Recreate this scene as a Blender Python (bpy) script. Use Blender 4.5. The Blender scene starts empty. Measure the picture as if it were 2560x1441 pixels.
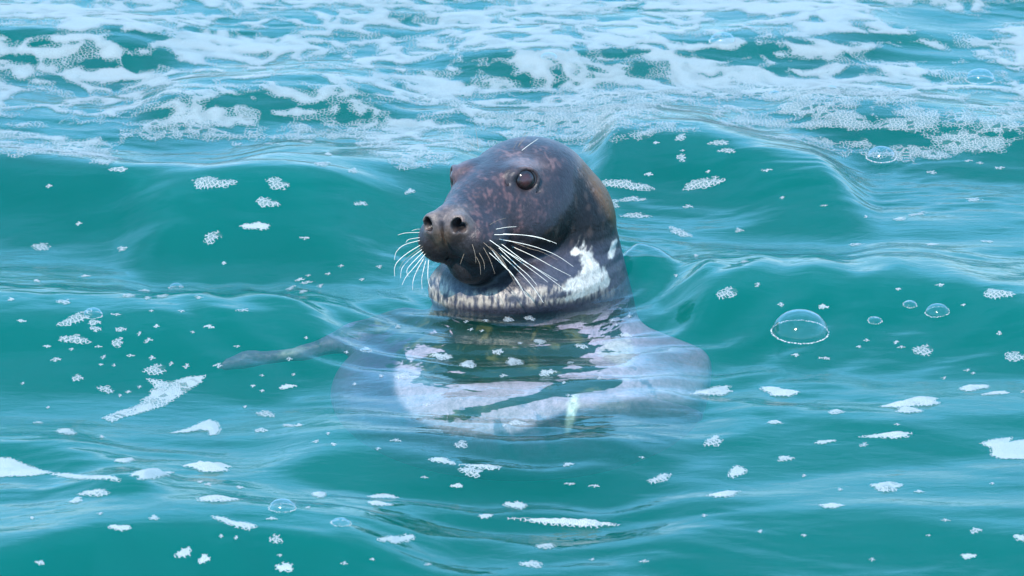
import bpy, math, random
import numpy as np
from mathutils import Vector, Matrix
from mathutils.bvhtree import BVHTree

SC = bpy.context.scene
COL = SC.collection
R = math.radians
rng = np.random.default_rng(7)
random.seed(7)

# ------------------------------------------------------------------ camera
ELEV, DIST, HFOV = R(18.0), 5.7, R(14.0)
cam_data = bpy.data.cameras.new('camera')
cam = bpy.data.objects.new('camera', cam_data)
COL.objects.link(cam)
cam_data.sensor_width = 36.0
cam_data.lens = 18.0 / math.tan(HFOV / 2)
cam.location = (0, -DIST * math.cos(ELEV), DIST * math.sin(ELEV))
cam.rotation_euler = (math.pi / 2 - ELEV, 0, 0)
cam_data.clip_start, cam_data.clip_end = 0.1, 2000
cam_data.dof.use_dof = True
cam_data.dof.focus_distance = DIST - 0.05
cam_data.dof.aperture_fstop = 16.0
SC.camera = cam

# ------------------------------------------------------------------ sky + sun
SUN_EL, SUN_AZ = R(52), R(205)          # azimuth clockwise from +Y : behind the camera, a little to its left
world = bpy.data.worlds.new('World')
SC.world = world
world.use_nodes = True
wt = world.node_tree
wt.nodes.clear()
sky = wt.nodes.new('ShaderNodeTexSky')
sky.sky_type = 'NISHITA'
sky.sun_disc = False
sky.sun_elevation = SUN_EL
sky.sun_rotation = SUN_AZ
sky.air_density, sky.dust_density, sky.ozone_density = 1.0, 0.5, 2.0
bg = wt.nodes.new('ShaderNodeBackground')
bg.inputs['Strength'].default_value = 0.15
wo = wt.nodes.new('ShaderNodeOutputWorld')
# patchy blue glow added over the whole sky to brighten the water's reflections
tcw = wt.nodes.new('ShaderNodeTexCoord'); mpw = wt.nodes.new('ShaderNodeMapping')
mpw.inputs['Scale'].default_value = (1.6, 1.6, 4.0)
nzw = wt.nodes.new('ShaderNodeTexNoise')
nzw.inputs['Scale'].default_value = 1.5; nzw.inputs['Detail'].default_value = 5.0; nzw.inputs['Roughness'].default_value = 0.55
rmw = wt.nodes.new('ShaderNodeMapRange'); rmw.interpolation_type = 'SMOOTHSTEP'
rmw.inputs[1].default_value = 0.42; rmw.inputs[2].default_value = 0.68; rmw.inputs[3].default_value = 0.42; rmw.inputs[4].default_value = 0.85
mxw = wt.nodes.new('ShaderNodeMix'); mxw.data_type = 'RGBA'
mxw.inputs[7].default_value = (2.9, 8.6, 15.4, 1)
wt.links.new(tcw.outputs['Generated'], mpw.inputs[0]); wt.links.new(mpw.outputs[0], nzw.inputs['Vector'])
wt.links.new(nzw.outputs[0], rmw.inputs[0]); sxw = wt.nodes.new('ShaderNodeSeparateXYZ'); wt.links.new(tcw.outputs['Generated'], sxw.inputs[0])
hzw = wt.nodes.new('ShaderNodeMapRange'); hzw.interpolation_type = 'SMOOTHSTEP'      # paler towards the horizon
hzw.inputs[1].default_value = 0.0; hzw.inputs[2].default_value = 0.2; hzw.inputs[3].default_value = 0.45; hzw.inputs[4].default_value = 0.0
wt.links.new(sxw.outputs[2], hzw.inputs[0])
mmw = wt.nodes.new('ShaderNodeMath'); mmw.operation = 'MAXIMUM'
wt.links.new(rmw.outputs[0], mmw.inputs[0]); wt.links.new(hzw.outputs[0], mmw.inputs[1])
wt.links.new(mmw.outputs[0], mxw.inputs[0])
wt.links.new(sky.outputs[0], mxw.inputs[6]); wt.links.new(mxw.outputs[2], bg.inputs[0])
wt.links.new(bg.outputs[0], wo.inputs[0])

sun_data = bpy.data.lights.new('sun', 'SUN')
sun_data.energy = 4.3
sun_data.angle = R(0.6)
sun_data.color = (1.0, 0.95, 0.88)
sun = bpy.data.objects.new('sun', sun_data)
COL.objects.link(sun)
sd = Vector((math.sin(SUN_AZ) * math.cos(SUN_EL), math.cos(SUN_AZ) * math.cos(SUN_EL), math.sin(SUN_EL)))
sun.rotation_euler = sd.to_track_quat('Z', 'Y').to_euler()

SC.view_settings.view_transform = 'Standard'
SC.view_settings.look = 'None'
SC.view_settings.gamma = 1.0
SC.view_settings.use_curve_mapping = False
SC.view_settings.exposure = 0.55
SC.render.engine = 'CYCLES'
cy = SC.cycles
cy.use_denoising = True
cy.max_bounces = 10
cy.diffuse_bounces = 2
cy.glossy_bounces = 3
cy.transmission_bounces = 6
cy.transparent_max_bounces = 14
cy.volume_bounces = 2
cy.caustics_reflective = False
cy.caustics_refractive = False
cy.sample_clamp_indirect = 4.0

# ------------------------------------------------------------------ pixel <-> place (pixels of the 2560 x 1441 photograph)
CAMP = np.array(cam.location, float)
FW = np.array([0, math.cos(ELEV), -math.sin(ELEV)])
UP = np.array([0, math.sin(ELEV), math.cos(ELEV)])
RT = np.array([1.0, 0, 0])
KP = math.tan(HFOV / 2) / 1280.0


def ray(px, py):
    px = np.asarray(px, float); py = np.asarray(py, float)
    d = FW + ((px - 1280) * KP)[..., None] * RT - ((py - 720.5) * KP)[..., None] * UP
    return d / np.linalg.norm(d, axis=-1, keepdims=True)


def ground(px, py, z=0.0):
    d = ray(px, py)
    t = (z - CAMP[2]) / d[..., 2]
    return CAMP + d * t[..., None]


def project(P):
    v = np.asarray(P, float) - CAMP
    zc = v @ FW
    return 1280 + (v @ RT) / zc / KP, 720.5 - (v @ UP) / zc / KP


# ------------------------------------------------------------------ noise
def _hash(ix, iy, seed):
    h = (ix.astype(np.int64) * 374761393 + iy.astype(np.int64) * 668265263 + seed * 1442695041) & 0xFFFFFFFF
    h = ((h ^ (h >> 13)) * 1274126177) & 0xFFFFFFFF
    h = ((h ^ (h >> 16)) * 2246822519) & 0xFFFFFFFF
    return (h ^ (h >> 15)) & 0xFFFFFFFF


def gnoise(x, y, seed=0):
    """2D gradient noise, about -1..1"""
    x = np.asarray(x, float); y = np.asarray(y, float)
    ix = np.floor(x); iy = np.floor(y)
    fx = x - ix; fy = y - iy
    ux = fx * fx * fx * (fx * (fx * 6 - 15) + 10); uy = fy * fy * fy * (fy * (fy * 6 - 15) + 10)

    def g(dx, dy):
        a = _hash(ix + dx, iy + dy, seed) * (2 * math.pi / 4294967296.0)
        return np.cos(a) * (fx - dx) + np.sin(a) * (fy - dy)
    n0 = g(0, 0) * (1 - ux) + g(1, 0) * ux
    n1 = g(0, 1) * (1 - ux) + g(1, 1) * ux
    return (n0 * (1 - uy) + n1 * uy) * 1.5


def fbm(x, y, seed=0, octv=4, gain=0.5):
    s = 0.0; a = 1.0
    for k in range(octv):
        s = s + a * gnoise(x * 2 ** k + 17.3 * k, y * 2 ** k - 9.1 * k, seed + k)
        a *= gain
    return s


def worley(x, y, seed=0):
    """F1 and F2 of a jittered lattice"""
    ix = np.floor(x); iy = np.floor(y)
    f1 = np.full(np.shape(x), 9.0); f2 = np.full(np.shape(x), 9.0)
    for dx in (-1, 0, 1):
        for dy in (-1, 0, 1):
            h = _hash(ix + dx, iy + dy, seed)
            px = ix + dx + 0.1 + 0.8 * ((h & 0xFFFF) / 65535.0)
            py = iy + dy + 0.1 + 0.8 * ((h >> 16) / 65535.0)
            d = np.hypot(px - x, py - y)
            f2 = np.minimum(f2, np.maximum(f1, d)); f1 = np.minimum(f1, d)
    return f1, f2


def sstep(a, b, x):
    t = np.clip((x - a) / (b - a), 0, 1)
    return t * t * (3 - 2 * t)


# ------------------------------------------------------------------ the shape of the sea
# crests: list of (pixels of the crest line), height, half width near side, half width far side (metres)
CRESTS = [
    ([(-300, 372), (0, 390), (200, 412), (350, 432), (520, 446), (700, 452)], 0.050, 0.15, 0.10, 0.0, 1.0),
    ([(500, 446), (760, 424), (1000, 418), (1200, 420)], 0.022, 0.14, 0.16, 0.3, 0.9),
    ([(1450, 330), (1620, 322), (1760, 338), (1950, 395), (2150, 430)], 0.042, 0.17, 0.14, 0.15, 0.85),
    ([(1900, 250), (2200, 272), (2500, 305), (2800, 330)], 0.024, 0.12, 0.12, 0.2, 1.0),
    ([(250, 585), (480, 560), (700, 556), (960, 590)], 0.024, 0.12, 0.12, 0.25, 0.8),
    ([(1640, 700), (1830, 690), (2050, 676), (2300, 690), (2600, 742), (2900, 760)], 0.040, 0.15, 0.13, 0.12, 0.9),
    ([(-200, 752), (100, 770), (400, 782), (700, 776), (900, 776)], 0.034, 0.15, 0.13, 0.0, 0.8),
    ([(-300, 1118), (0, 1108), (150, 1122), (330, 1150)], 0.016, 0.07, 0.08, 0.0, 0.7),
    ([(-300, 1430), (60, 1366), (250, 1318), (500, 1312), (800, 1336), (1100, 1350)], 0.036, 0.12, 0.14, 0.1, 0.8),
    ([(-100, 1232), (100, 1222), (300, 1236), (420, 1250)], 0.012, 0.06, 0.08, 0.2, 0.8),
    ([(1500, 1340), (1800, 1300), (2200, 1290), (2700, 1330)], 0.016, 0.12, 0.14, 0.25, 0.9),
    ([(1700, 1090), (1900, 1062), (2250, 1046), (2700, 1010)], 0.012, 0.09, 0.10, 0.2, 1.0),
    ([(600, 1150), (900, 1120), (1250, 1150), (1500, 1140), (1700, 1110)], 0.014, 0.09, 0.10, 0.2, 0.8),
    ([(900, 990), (1200, 1000), (1500, 960), (1800, 940)], 0.008, 0.08, 0.10, 0.3, 0.8),
    ([(-200, 60), (100, 84), (300, 96), (500, 92)], 0.026, 0.12, 0.14, 0.0, 0.7),
    ([(300, 250), (600, 232), (800, 214), (1000, 226)], 0.018, 0.11, 0.14, 0.2, 0.8),
    ([(1000, 120), (1400, 130), (1900, 96), (2300, 70)], 0.018, 0.13, 0.16, 0.2, 0.8),
]
_cr = []
for pts, A, wn, wf, e0, e1 in CRESTS:
    p = np.array(pts, float)
    g = ground(p[:, 0], p[:, 1], A)
    _cr.append((g[:, 0], g[:, 1], A, wn, wf, e0, e1))

NECK = np.array([0.030, 0.064])          # where the neck breaks the surface
LIP = ground(1618, 596, 0.045)
FRONT = ground(1290, 1220, 0.0)


def H(x, y, detail=1.0):
    x = np.asarray(x, float); y = np.asarray(y, float)
    h = 0.0065 * fbm(x / 0.55 + 3.1, y / 0.34 + 8.2, 11, 3)
    h = h + 0.020 * gnoise(x / 1.9 + 5.0, y / 1.2, 31) * sstep(1.2, 4.0, np.abs(x) + np.abs(y))
    for gx, gy, A, wn, wf, e0, e1 in _cr:
        yc = np.interp(x, gx, gy)
        L = gx[-1] - gx[0]
        t = (x - gx[0]) / L
        env = (sstep(0.0, e0, t) if e0 > 0 else sstep(-0.6, 0.0, t)) * (1 - (sstep(e1, 1.08, t) if e1 < 1 else sstep(1.0, 1.6, t)))
        d = y - yc
        w = np.where(d < 0, wn * 0.82, wf * 1.4)
        prof = np.exp(-(d / w) ** 2) - 0.25 * np.exp(-((d + wn * 1.7) / (wn * 1.1)) ** 2)
        h = h + 1.15 * A * env * prof
    # the lip of water curling behind the neck and the ring ripples around it
    h = h + 0.036 * np.exp(-((x - LIP[0]) / 0.040) ** 2 - (np.abs(y - LIP[1]) / np.where(y < LIP[1], 0.075, 0.04)) ** 2)
    rr = np.hypot(x - NECK[0], y - NECK[1])
    h = h + 0.006 * np.exp(-((rr - 0.135) / 0.025) ** 2)
    front = sstep(0.08, -0.10, y - NECK[1])
    h = h + detail * 0.0010 * np.sin((rr - 0.13) * 2 * math.pi / 0.040 + 1.2 * gnoise(x / .1, y / .1, 5)) * np.exp(-((rr - 0.17) / 0.09) ** 2)
    h = h + detail * 0.0022 * front * 1.3 * np.sin((rr - 0.13) * 2 * math.pi / 0.085 + 2.0 * gnoise(x / .16, y / .1, 6)) * sstep(0.16, 0.3, rr) * sstep(0.75, 0.35, rr)
    h = h + detail * 0.0040 * np.sin(rr * 2 * math.pi / 0.100 + 2.2 * gnoise(x / .14, y / .12, 8)) * np.exp(-((x - FRONT[0]) / 0.19) ** 2 - ((y - FRONT[1]) / 0.22) ** 2)
    # ripples: patches of glassy water between patches of ruffled water
    wx = x + 0.05 * gnoise(x / .3, y / .2, 71); wy = y + 0.03 * gnoise(x / .25, y / .2, 72)
    patch = sstep(-0.35, 0.45, gnoise(x / .42 + 2.2, y / .30, 41))
    h = h + detail * 0.0036 * gnoise(wx / 0.20, wy / 0.085, 51)
    h = h + detail * 0.0013 * (0.3 + 0.7 * patch) * gnoise(wx / 0.085 + 0.3 * wy / .05, wy / 0.038, 52)
    h = h + detail * 0.00065 * patch * gnoise(wx / 0.036, wy / 0.018, 53)
    n = gnoise(wx / 0.30 + 7, wy / 0.085, 54)
    h = h + detail * 0.0009 * sstep(0.40, 0.0, np.abs(n)) * patch * sstep(0.25, 0.45, rr)      # folded streaks
    return h


def hit(px, py, n=14):
    """where the sight line through a photograph pixel meets the sea"""
    px = np.asarray(px, float); py = np.asarray(py, float)
    d = ray(px, py)
    best = None
    ts = np.linspace(0.12, -0.10, 45)
    z = np.full(px.shape, ts[0]); done = np.zeros(px.shape, bool); out = np.full(px.shape, 0.0)
    prev = None
    for zz in ts:
        P = CAMP + d * ((zz - CAMP[2]) / d[..., 2])[..., None]
        hh = H(P[..., 0], P[..., 1])
        diff = zz - hh
        if prev is not None:
            cross = (~done) & (diff <= 0)
            f = prev / np.maximum(prev - diff, 1e-9)
            out = np.where(cross, (zz + (ts[0] - ts[1])) - f * (ts[0] - ts[1]), out)
            done |= cross
        prev = diff
    P = CAMP + d * ((out - CAMP[2]) / d[..., 2])[..., None]
    return P


# ------------------------------------------------------------------ mesh helpers
def mesh_np(name, V, F, smooth=True):
    V = np.asarray(V, np.float32); F = np.asarray(F, np.int32)
    me = bpy.data.meshes.new(name)
    n = F.shape[1]
    me.vertices.add(len(V)); me.vertices.foreach_set('co', V.ravel())
    me.loops.add(F.size); me.loops.foreach_set('vertex_index', F.ravel())
    me.polygons.add(len(F)); me.polygons.foreach_set('loop_start', np.arange(0, F.size, n, dtype=np.int32))
    me.update(calc_edges=True)
    if smooth:
        me.polygons.foreach_set('use_smooth', np.ones(len(F), bool))
    me.validate()
    return me


def add_obj(name, me, mat=None, parent=None):
    o = bpy.data.objects.new(name, me)
    COL.objects.link(o)
    if mat:
        me.materials.append(mat)
    if parent:
        o.parent = parent
    return o


def fattr(me, name, vals):
    a = me.attributes.new(name, 'FLOAT', 'POINT')
    a.data.foreach_set('value', np.asarray(vals, np.float32).ravel())


def cattr(me, name, rgb):
    a = me.attributes.new(name, 'FLOAT_COLOR', 'POINT')
    c = np.ones((len(rgb), 4), np.float32); c[:, :3] = rgb
    a.data.foreach_set('color', c.ravel())


def grid_faces(nx, ny):
    i, j = np.meshgrid(np.arange(nx - 1), np.arange(ny - 1), indexing='ij')
    a = (i * ny + j).ravel()
    return np.stack([a, a + ny, a + ny + 1, a + 1], 1)


class NT:
    def __init__(s, name):
        s.m = bpy.data.materials.new(name); s.m.use_nodes = True
        s.t = s.m.node_tree; s.t.nodes.clear()
        s.out = s.n('ShaderNodeOutputMaterial')

    def n(s, typ, **kw):
        nd = s.t.nodes.new(typ)
        for k, v in kw.items():
            setattr(nd, k, v)
        return nd

    def l(s, a, b):
        s.t.links.new(a, b)

    def val(s, sock, v):
        if hasattr(v, 'is_linked') or isinstance(v, bpy.types.NodeSocket):
            s.l(v, sock)
        else:
            sock.default_value = v

    def math(s, op, a, b=0.0, c=0.0, clamp=False):
        nd = s.n('ShaderNodeMath', operation=op, use_clamp=clamp)
        s.val(nd.inputs[0], a); s.val(nd.inputs[1], b); s.val(nd.inputs[2], c)
        return nd.outputs[0]

    def ramp(s, x, a, b, lo=0.0, hi=1.0):
        nd = s.n('ShaderNodeMapRange', interpolation_type='SMOOTHSTEP')
        s.val(nd.inputs[0], x); s.val(nd.inputs[1], a); s.val(nd.inputs[2], b)
        s.val(nd.inputs[3], lo); s.val(nd.inputs[4], hi)
        return nd.outputs[0]

    def attr(s, name):
        return s.n('ShaderNodeAttribute', attribute_name=name)

    def mix(s, f, a, b):
        nd = s.n('ShaderNodeMixShader')
        s.val(nd.inputs[0], f); s.l(a, nd.inputs[1]); s.l(b, nd.inputs[2])
        return nd.outputs[0]

    def mixc(s, f, a, b, blend='MIX'):
        nd = s.n('ShaderNodeMix', data_type='RGBA', blend_type=blend)
        s.val(nd.inputs[0], f); s.val(nd.inputs[6], a); s.val(nd.inputs[7], b)
        return nd.outputs[2]

    def coords(s, scale=(1, 1, 1), which='Object'):
        tc = s.n('ShaderNodeTexCoord'); mp = s.n('ShaderNodeMapping')
        mp.inputs['Scale'].default_value = scale
        s.l(tc.outputs[which], mp.inputs[0])
        return mp.outputs[0]

    def noise(s, vec, scale, detail=3.0, rough=0.5, dist=0.0):
        nd = s.n('ShaderNodeTexNoise')
        s.l(vec, nd.inputs['Vector']); nd.inputs['Scale'].default_value = scale
        nd.inputs['Detail'].default_value = detail; nd.inputs['Roughness'].default_value = rough
        nd.inputs['Distortion'].default_value = dist
        return nd.outputs[0]

    def schlick(s, normal=None, f0=0.02, power=5.0):
        """reflectance by the angle between the sight line and the surface, the same from both sides"""
        g = s.n('ShaderNodeNewGeometry'); dp = s.n('ShaderNodeVectorMath', operation='DOT_PRODUCT')
        s.l(g.outputs['Incoming'], dp.inputs[0]); s.l(normal if normal else g.outputs['Normal'], dp.inputs[1])
        c = s.math('ABSOLUTE', dp.outputs['Value'])
        q = s.math('POWER', s.math('SUBTRACT', 1.0, c, clamp=True), power)
        return s.math('MULTIPLY_ADD', q, 1 - f0, f0)


# ------------------------------------------------------------------ water
def make_water_material():
    t = NT('sea_water')
    co = t.coords()
    b = t.n('ShaderNodeBump'); b.inputs['Strength'].default_value = 0.7; b.inputs['Distance'].default_value = 0.0012
    mp = t.coords((22, 55, 22))
    t.l(t.noise(mp, 1.0, 3.0, 0.55, 0.6), b.inputs['Height'])
    F = t.schlick(b.outputs[0])
    gl = t.n('ShaderNodeBsdfGlossy'); gl.inputs['Roughness'].default_value = 0.03
    t.l(b.outputs[0], gl.inputs['Normal'])
    tr = t.n('ShaderNodeBsdfTransparent')
    t.l(t.mix(F, tr.outputs[0], gl.outputs[0]), t.out.inputs['Surface'])
    vs = t.n('ShaderNodeVolumeScatter'); va = t.n('ShaderNodeVolumeAbsorption')
    vs.inputs['Color'].default_value = (0.0, 0.96, 0.76, 1); vs.inputs['Density'].default_value = 0.49
    va.inputs['Color'].default_value = (0.1, 0.50, 0.47, 1); va.inputs['Density'].default_value = 2.1
    ad = t.n('ShaderNodeAddShader')
    t.l(vs.outputs[0], ad.inputs[0]); t.l(va.outputs[0], ad.inputs[1])
    t.l(ad.outputs[0], t.out.inputs['Volume'])
    return t.m


def axis(fine0, fine1, step, far, grow=1.18):
    a = list(np.arange(fine0, fine1 + step / 2, step))
    s = step; hi = a[-1]
    while hi < far:
        s *= grow; hi += s; a.append(hi)
    s = step; lo = a[0]; pre = []
    while lo > -far:
        s *= grow; lo -= s; pre.append(lo)
    return np.array(pre[::-1] + a)


wxs = axis(-1.10, 1.10, 0.004, 60)
wys = axis(-1.25, 1.75, 0.0045, 60)
X, Y = np.meshgrid(wxs, wys, indexing='ij')
near = sstep(2.6, 1.4, np.abs(X)) * sstep(3.2, 2.0, np.abs(Y))
Z = H(X, Y, near)
V = np.stack([X, Y, Z], -1).reshape(-1, 3)
nx, ny = X.shape
F = grid_faces(nx, ny)
# close the body of water with sides and a bottom
DEEP = -3.0
rim = np.concatenate([np.arange(0, nx) * ny, (nx - 1) * ny + np.arange(1, ny), (np.arange(nx - 2, -1, -1)) * ny + ny - 1, np.arange(ny - 2, 0, -1)])
base = len(V)
low = V[rim].copy(); low[:, 2] = DEEP
V = np.concatenate([V, low, [[0, 0, DEEP]]])
m = len(rim); k = np.arange(m); k2 = (k + 1) % m
sides = np.stack([rim[k], base + k, base + k2, rim[k2]], 1)
cen = base + m
me = bpy.data.meshes.new('water')
faces_b = [(int(base + a_), cen, int(base + b_)) for a_, b_ in zip(k, k2)]
# bottom as quads with a doubled centre avoided: two triangles joined into quads
kk = np.arange(0, m - 1, 2)
bot = np.stack([base + kk, np.full(len(kk), cen), base + (kk + 2) % m, base + kk + 1], 1)
allF = np.concatenate([F, sides, bot])
me = mesh_np('water', V, allF)
M_WATER = make_water_material()
water = add_obj('water', me, M_WATER)
water['kind'] = 'structure'

t = NT('seabed_sand')
d_ = t.n('ShaderNodeBsdfDiffuse')
cr = t.mixc(t.noise(t.coords(), 2.5, 5), (0.10, 0.10, 0.07, 1), (0.20, 0.18, 0.12, 1))
t.l(cr, d_.inputs[0]); t.l(d_.outputs[0], t.out.inputs[0])
sx = np.linspace(-58, 58, 90); SX, SY = np.meshgrid(sx, sx, indexing='ij')
SZ = -2.75 + 0.12 * fbm(SX / 6, SY / 6, 77, 3)
bed = add_obj('seabed', mesh_np('seabed', np.stack([SX, SY, SZ], -1).reshape(-1, 3), grid_faces(90, 90)), t.m)
bed['kind'] = 'structure'

# ------------------------------------------------------------------ the seal
# head frame in centimetres: a = forward along the snout, b = towards the seal's left (right in the picture), c = up; origin between the eyes
YAW, ROLL, PITCH = R(29), R(7), R(0)
ORG = np.array([-0.030, -0.022, 0.1625])
f_ = np.array([-math.sin(YAW), -math.cos(YAW), 0.0])
l_ = np.array([math.cos(YAW), -math.sin(YAW), 0.0])
u_ = np.array([0, 0, 1.0])
l2 = l_ * math.cos(ROLL) + u_ * math.sin(ROLL)
u2 = u_ * math.cos(ROLL) - l_ * math.sin(ROLL)
RM = np.stack([f_, l2, u2], 1)            # local -> world (columns)


def loc2w(p):
    return ORG + (np.asarray(p, float) @ RM.T) * 0.01


def w2loc(P):
    return ((np.asarray(P, float) - ORG) * 100) @ RM


def build_seal_sdf(a, b, c):
    """signed distance (cm) on broadcastable coordinate arrays"""
    f4 = np.float32

    def ell(ca, cb, cc, ra, rb, rc, rot=None):
        x, y, z = a - f4(ca), b - f4(cb), c - f4(cc)
        if rot is not None:                 # rotation in the b-c or a-b or a-c plane
            pl, ang = rot; co, si = f4(math.cos(ang)), f4(math.sin(ang))
            if pl == 'ab': x, y = co * x + si * y, -si * x + co * y
            if pl == 'ac': x, z = co * x + si * z, -si * x + co * z
            if pl == 'bc': y, z = co * y + si * z, -si * y + co * z
        k0 = np.sqrt((x / f4(ra)) ** 2 + (y / f4(rb)) ** 2 + (z / f4(rc)) ** 2)
        k1 = np.sqrt((x / f4(ra ** 2)) ** 2 + (y / f4(rb ** 2)) ** 2 + (z / f4(rc ** 2)) ** 2) + f4(1e-6)
        return k0 * (k0 - 1) / k1

    def cone(p, q, r1, r2, sc=(1, 1, 1)):
        s = [f4(v) for v in sc]
        d = [f4((q[i] - p[i]) * sc[i]) for i in range(3)]
        L = d[0] ** 2 + d[1] ** 2 + d[2] ** 2
        x, y, z = (a - f4(p[0])) * s[0], (b - f4(p[1])) * s[1], (c - f4(p[2])) * s[2]
        h = np.clip((x * d[0] + y * d[1] + z * d[2]) / L, 0, 1)
        return np.sqrt((x - d[0] * h) ** 2 + (y - d[1] * h) ** 2 + (z - d[2] * h) ** 2) - (f4(r1) + f4(r2 - r1) * h)

    def su(d1, d2, k):
        h = np.clip(0.5 + 0.5 * (d2 - d1) / k, 0, 1)
        return d2 + (d1 - d2) * h - k * h * (1 - h)

    def sub(d1, d2, k):                      # d1 minus d2
        return -su(-d1, d2, k)

    d = ell(-8.4, 0.4, -4.6, 10.6, 8.8, 8.0)
    d = su(d, ell(-0.5, 0, -3.2, 8.0, 5.4, 4.6), 3.0)                    # forehead and bridge
    d = su(d, cone((1, 0, -4.2), (10.2, 0, -4.0), 4.9, 3.4), 2.4)        # snout
    for s in (-1, 1):
        d = su(d, ell(8.4, s * 2.6, -5.9, 4.8, 3.3, 3.5, ('ab', s * 0.12)), 1.2)   # whisker pads
        d = su(d, ell(-3, s * 4.6, -6.6, 6.5, 4.2, 5.0), 2.6)            # cheeks
        d = su(d, ell(-0.8, s * 4.4, 0.9, 2.6, 1.7, 1.0, ('bc', -s * 0.35)), 1.8)  # brow
    d = su(d, ell(11.6, 0, -3.6, 2.2, 3.1, 2.3), 1.0)                    # nose
    jaw = su(cone((-3, 0, -10.6), (7.2, 0, -9.5), 4.4, 3.2), ell(-4, 0, -10, 8, 6.6, 5.0), 2.5)
    d = su(d, jaw, 1.0)
    for s in (-1, 1):                        # eye socket
        d = sub(d, ell(0.5, s * 6.4, -0.1, 2.0, 1.5, 1.5), 0.9)
        # nostrils: open, slanted
        d = su(d, ell(12.6, s * 2.1, -3.0, 1.4, 1.35, 1.55), 0.7)
        d = sub(d, ell(14.0, s * 2.15, -2.85, 2.6, 0.62, 1.05, ('bc', -s * 0.45)), 0.35)
        d = sub(d, ell(13.2, s * 3.0, -3.3, 1.4, 0.5, 0.6, ('ab', s * 0.6)), 0.4)
        # eyelids: a raised rim round the eye and a crease beyond it
        ex, ey, ez = a + f4(0.5), b - f4(s * 4.78), c + f4(0.15)
        nx_, ny_, nz_ = 0.62, s * 0.76, 0.10
        nl = math.sqrt(nx_ ** 2 + ny_ ** 2 + nz_ ** 2)
        tx = (ex * f4(nx_) + ey * f4(ny_) + ez * f4(nz_)) / f4(nl)
        rad_ = np.sqrt(np.maximum(ex * ex + ey * ey + (ez * f4(1.18)) ** 2 - tx * tx, 0)).astype(np.float32)
        d = np.where(tx > 0, su(d, np.sqrt((rad_ - f4(1.92)) ** 2 + (tx - f4(0.95)) ** 2) - f4(0.34), 0.35), d)
        d = np.where(tx > 0, sub(d, np.sqrt((rad_ - f4(2.75)) ** 2 + (tx - f4(1.15)) ** 2) - f4(0.16), 0.4), d)
    # groove between the nostrils and down the lip
    d = sub(d, cone((14.1, 0, -2.2), (12.3, 0, -7.8), 0.22, 0.28), 0.5)
    # mouth line
    for s in (-1, 1):
        d = sub(d, cone((11.6, s * 0.4, -8.1), (9.0, s * 3.7, -8.5), 0.16, 0.18), 0.45)
        d = sub(d, cone((9.0, s * 3.7, -8.5), (3.0, s * 5.8, -7.6), 0.18, 0.12), 0.45)
    # neck and throat
    neck = cone((-11.2, 1.2, -9.5), (-9.4, 0.7, -19.5), 9.9, 12.6)
    neck = su(neck, ell(-4.2, -0.2, -15.6, 11.8, 12.2, 5.6), 2.6)         # roll of skin under the chin
    r_ = np.sqrt((a + 8) ** 2 + (b - 0.6) ** 2)
    neck = neck + f4(0.09) * np.cos((c + r_ * f4(0.22)) * f4(2 * math.pi / 1.7)) * np.exp(-((c + f4(12.6)) / f4(3.0)) ** 2) * (a > -14)
    d = su(d, neck, 0.9)
    # body, in world directions
    wx = a * f4(RM[0, 0]) + b * f4(RM[0, 1]) + c * f4(RM[0, 2])
    wy = a * f4(RM[1, 0]) + b * f4(RM[1, 1]) + c * f4(RM[1, 2])
    wz = a * f4(RM[2, 0]) + b * f4(RM[2, 1]) + c * f4(RM[2, 2])
    A0, B0, C0 = a, b, c
    a, b, c = wx, wy, wz
    body = ell(4.0, 1.0, -31.0, 26.0, 22.0, 10.0)
    body = su(body, ell(6.0, 26.0, -38.0, 15.0, 16.0, 9.0), 4.0)
    body = su(body, cone((18, 4, -28.0), (28.0, 2, -27.0), 5.0, 2.0), 4.0)
    body = su(body, cone((5, 9, -20), (4, 7, -27), 11.0, 14.0), 4.0)
    flip = cone((10, -18.0, -27.0), (18, -18, -27.0), 2.4, 2.9)
    flip = su(flip, cone((18, -18, -27.0), (27.5, -18, -27.6), 2.8, 1.1), 1.5)
    body = su(body, flip, 1.6)
    arm = cone((-12, 12, -25.5), (-19, 12, -26.6), 3.2, 1.9)
    arm = su(arm, cone((-19, 12, -26.6), (-26, 11.5, -28.8), 1.9, 1.0), 1.2)
    arm = su(arm, cone((-26, 11.5, -28.8), (-34, 11, -29.6), 1.0, 1.15), 1.0)
    arm = su(arm, cone((-34, 11, -29.6), (-44, 11, -32.2), 1.15, 0.4), 1.0)
    body = su(body, arm, 2.0)
    d = su(d, body, 3.5)
    return d


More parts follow.
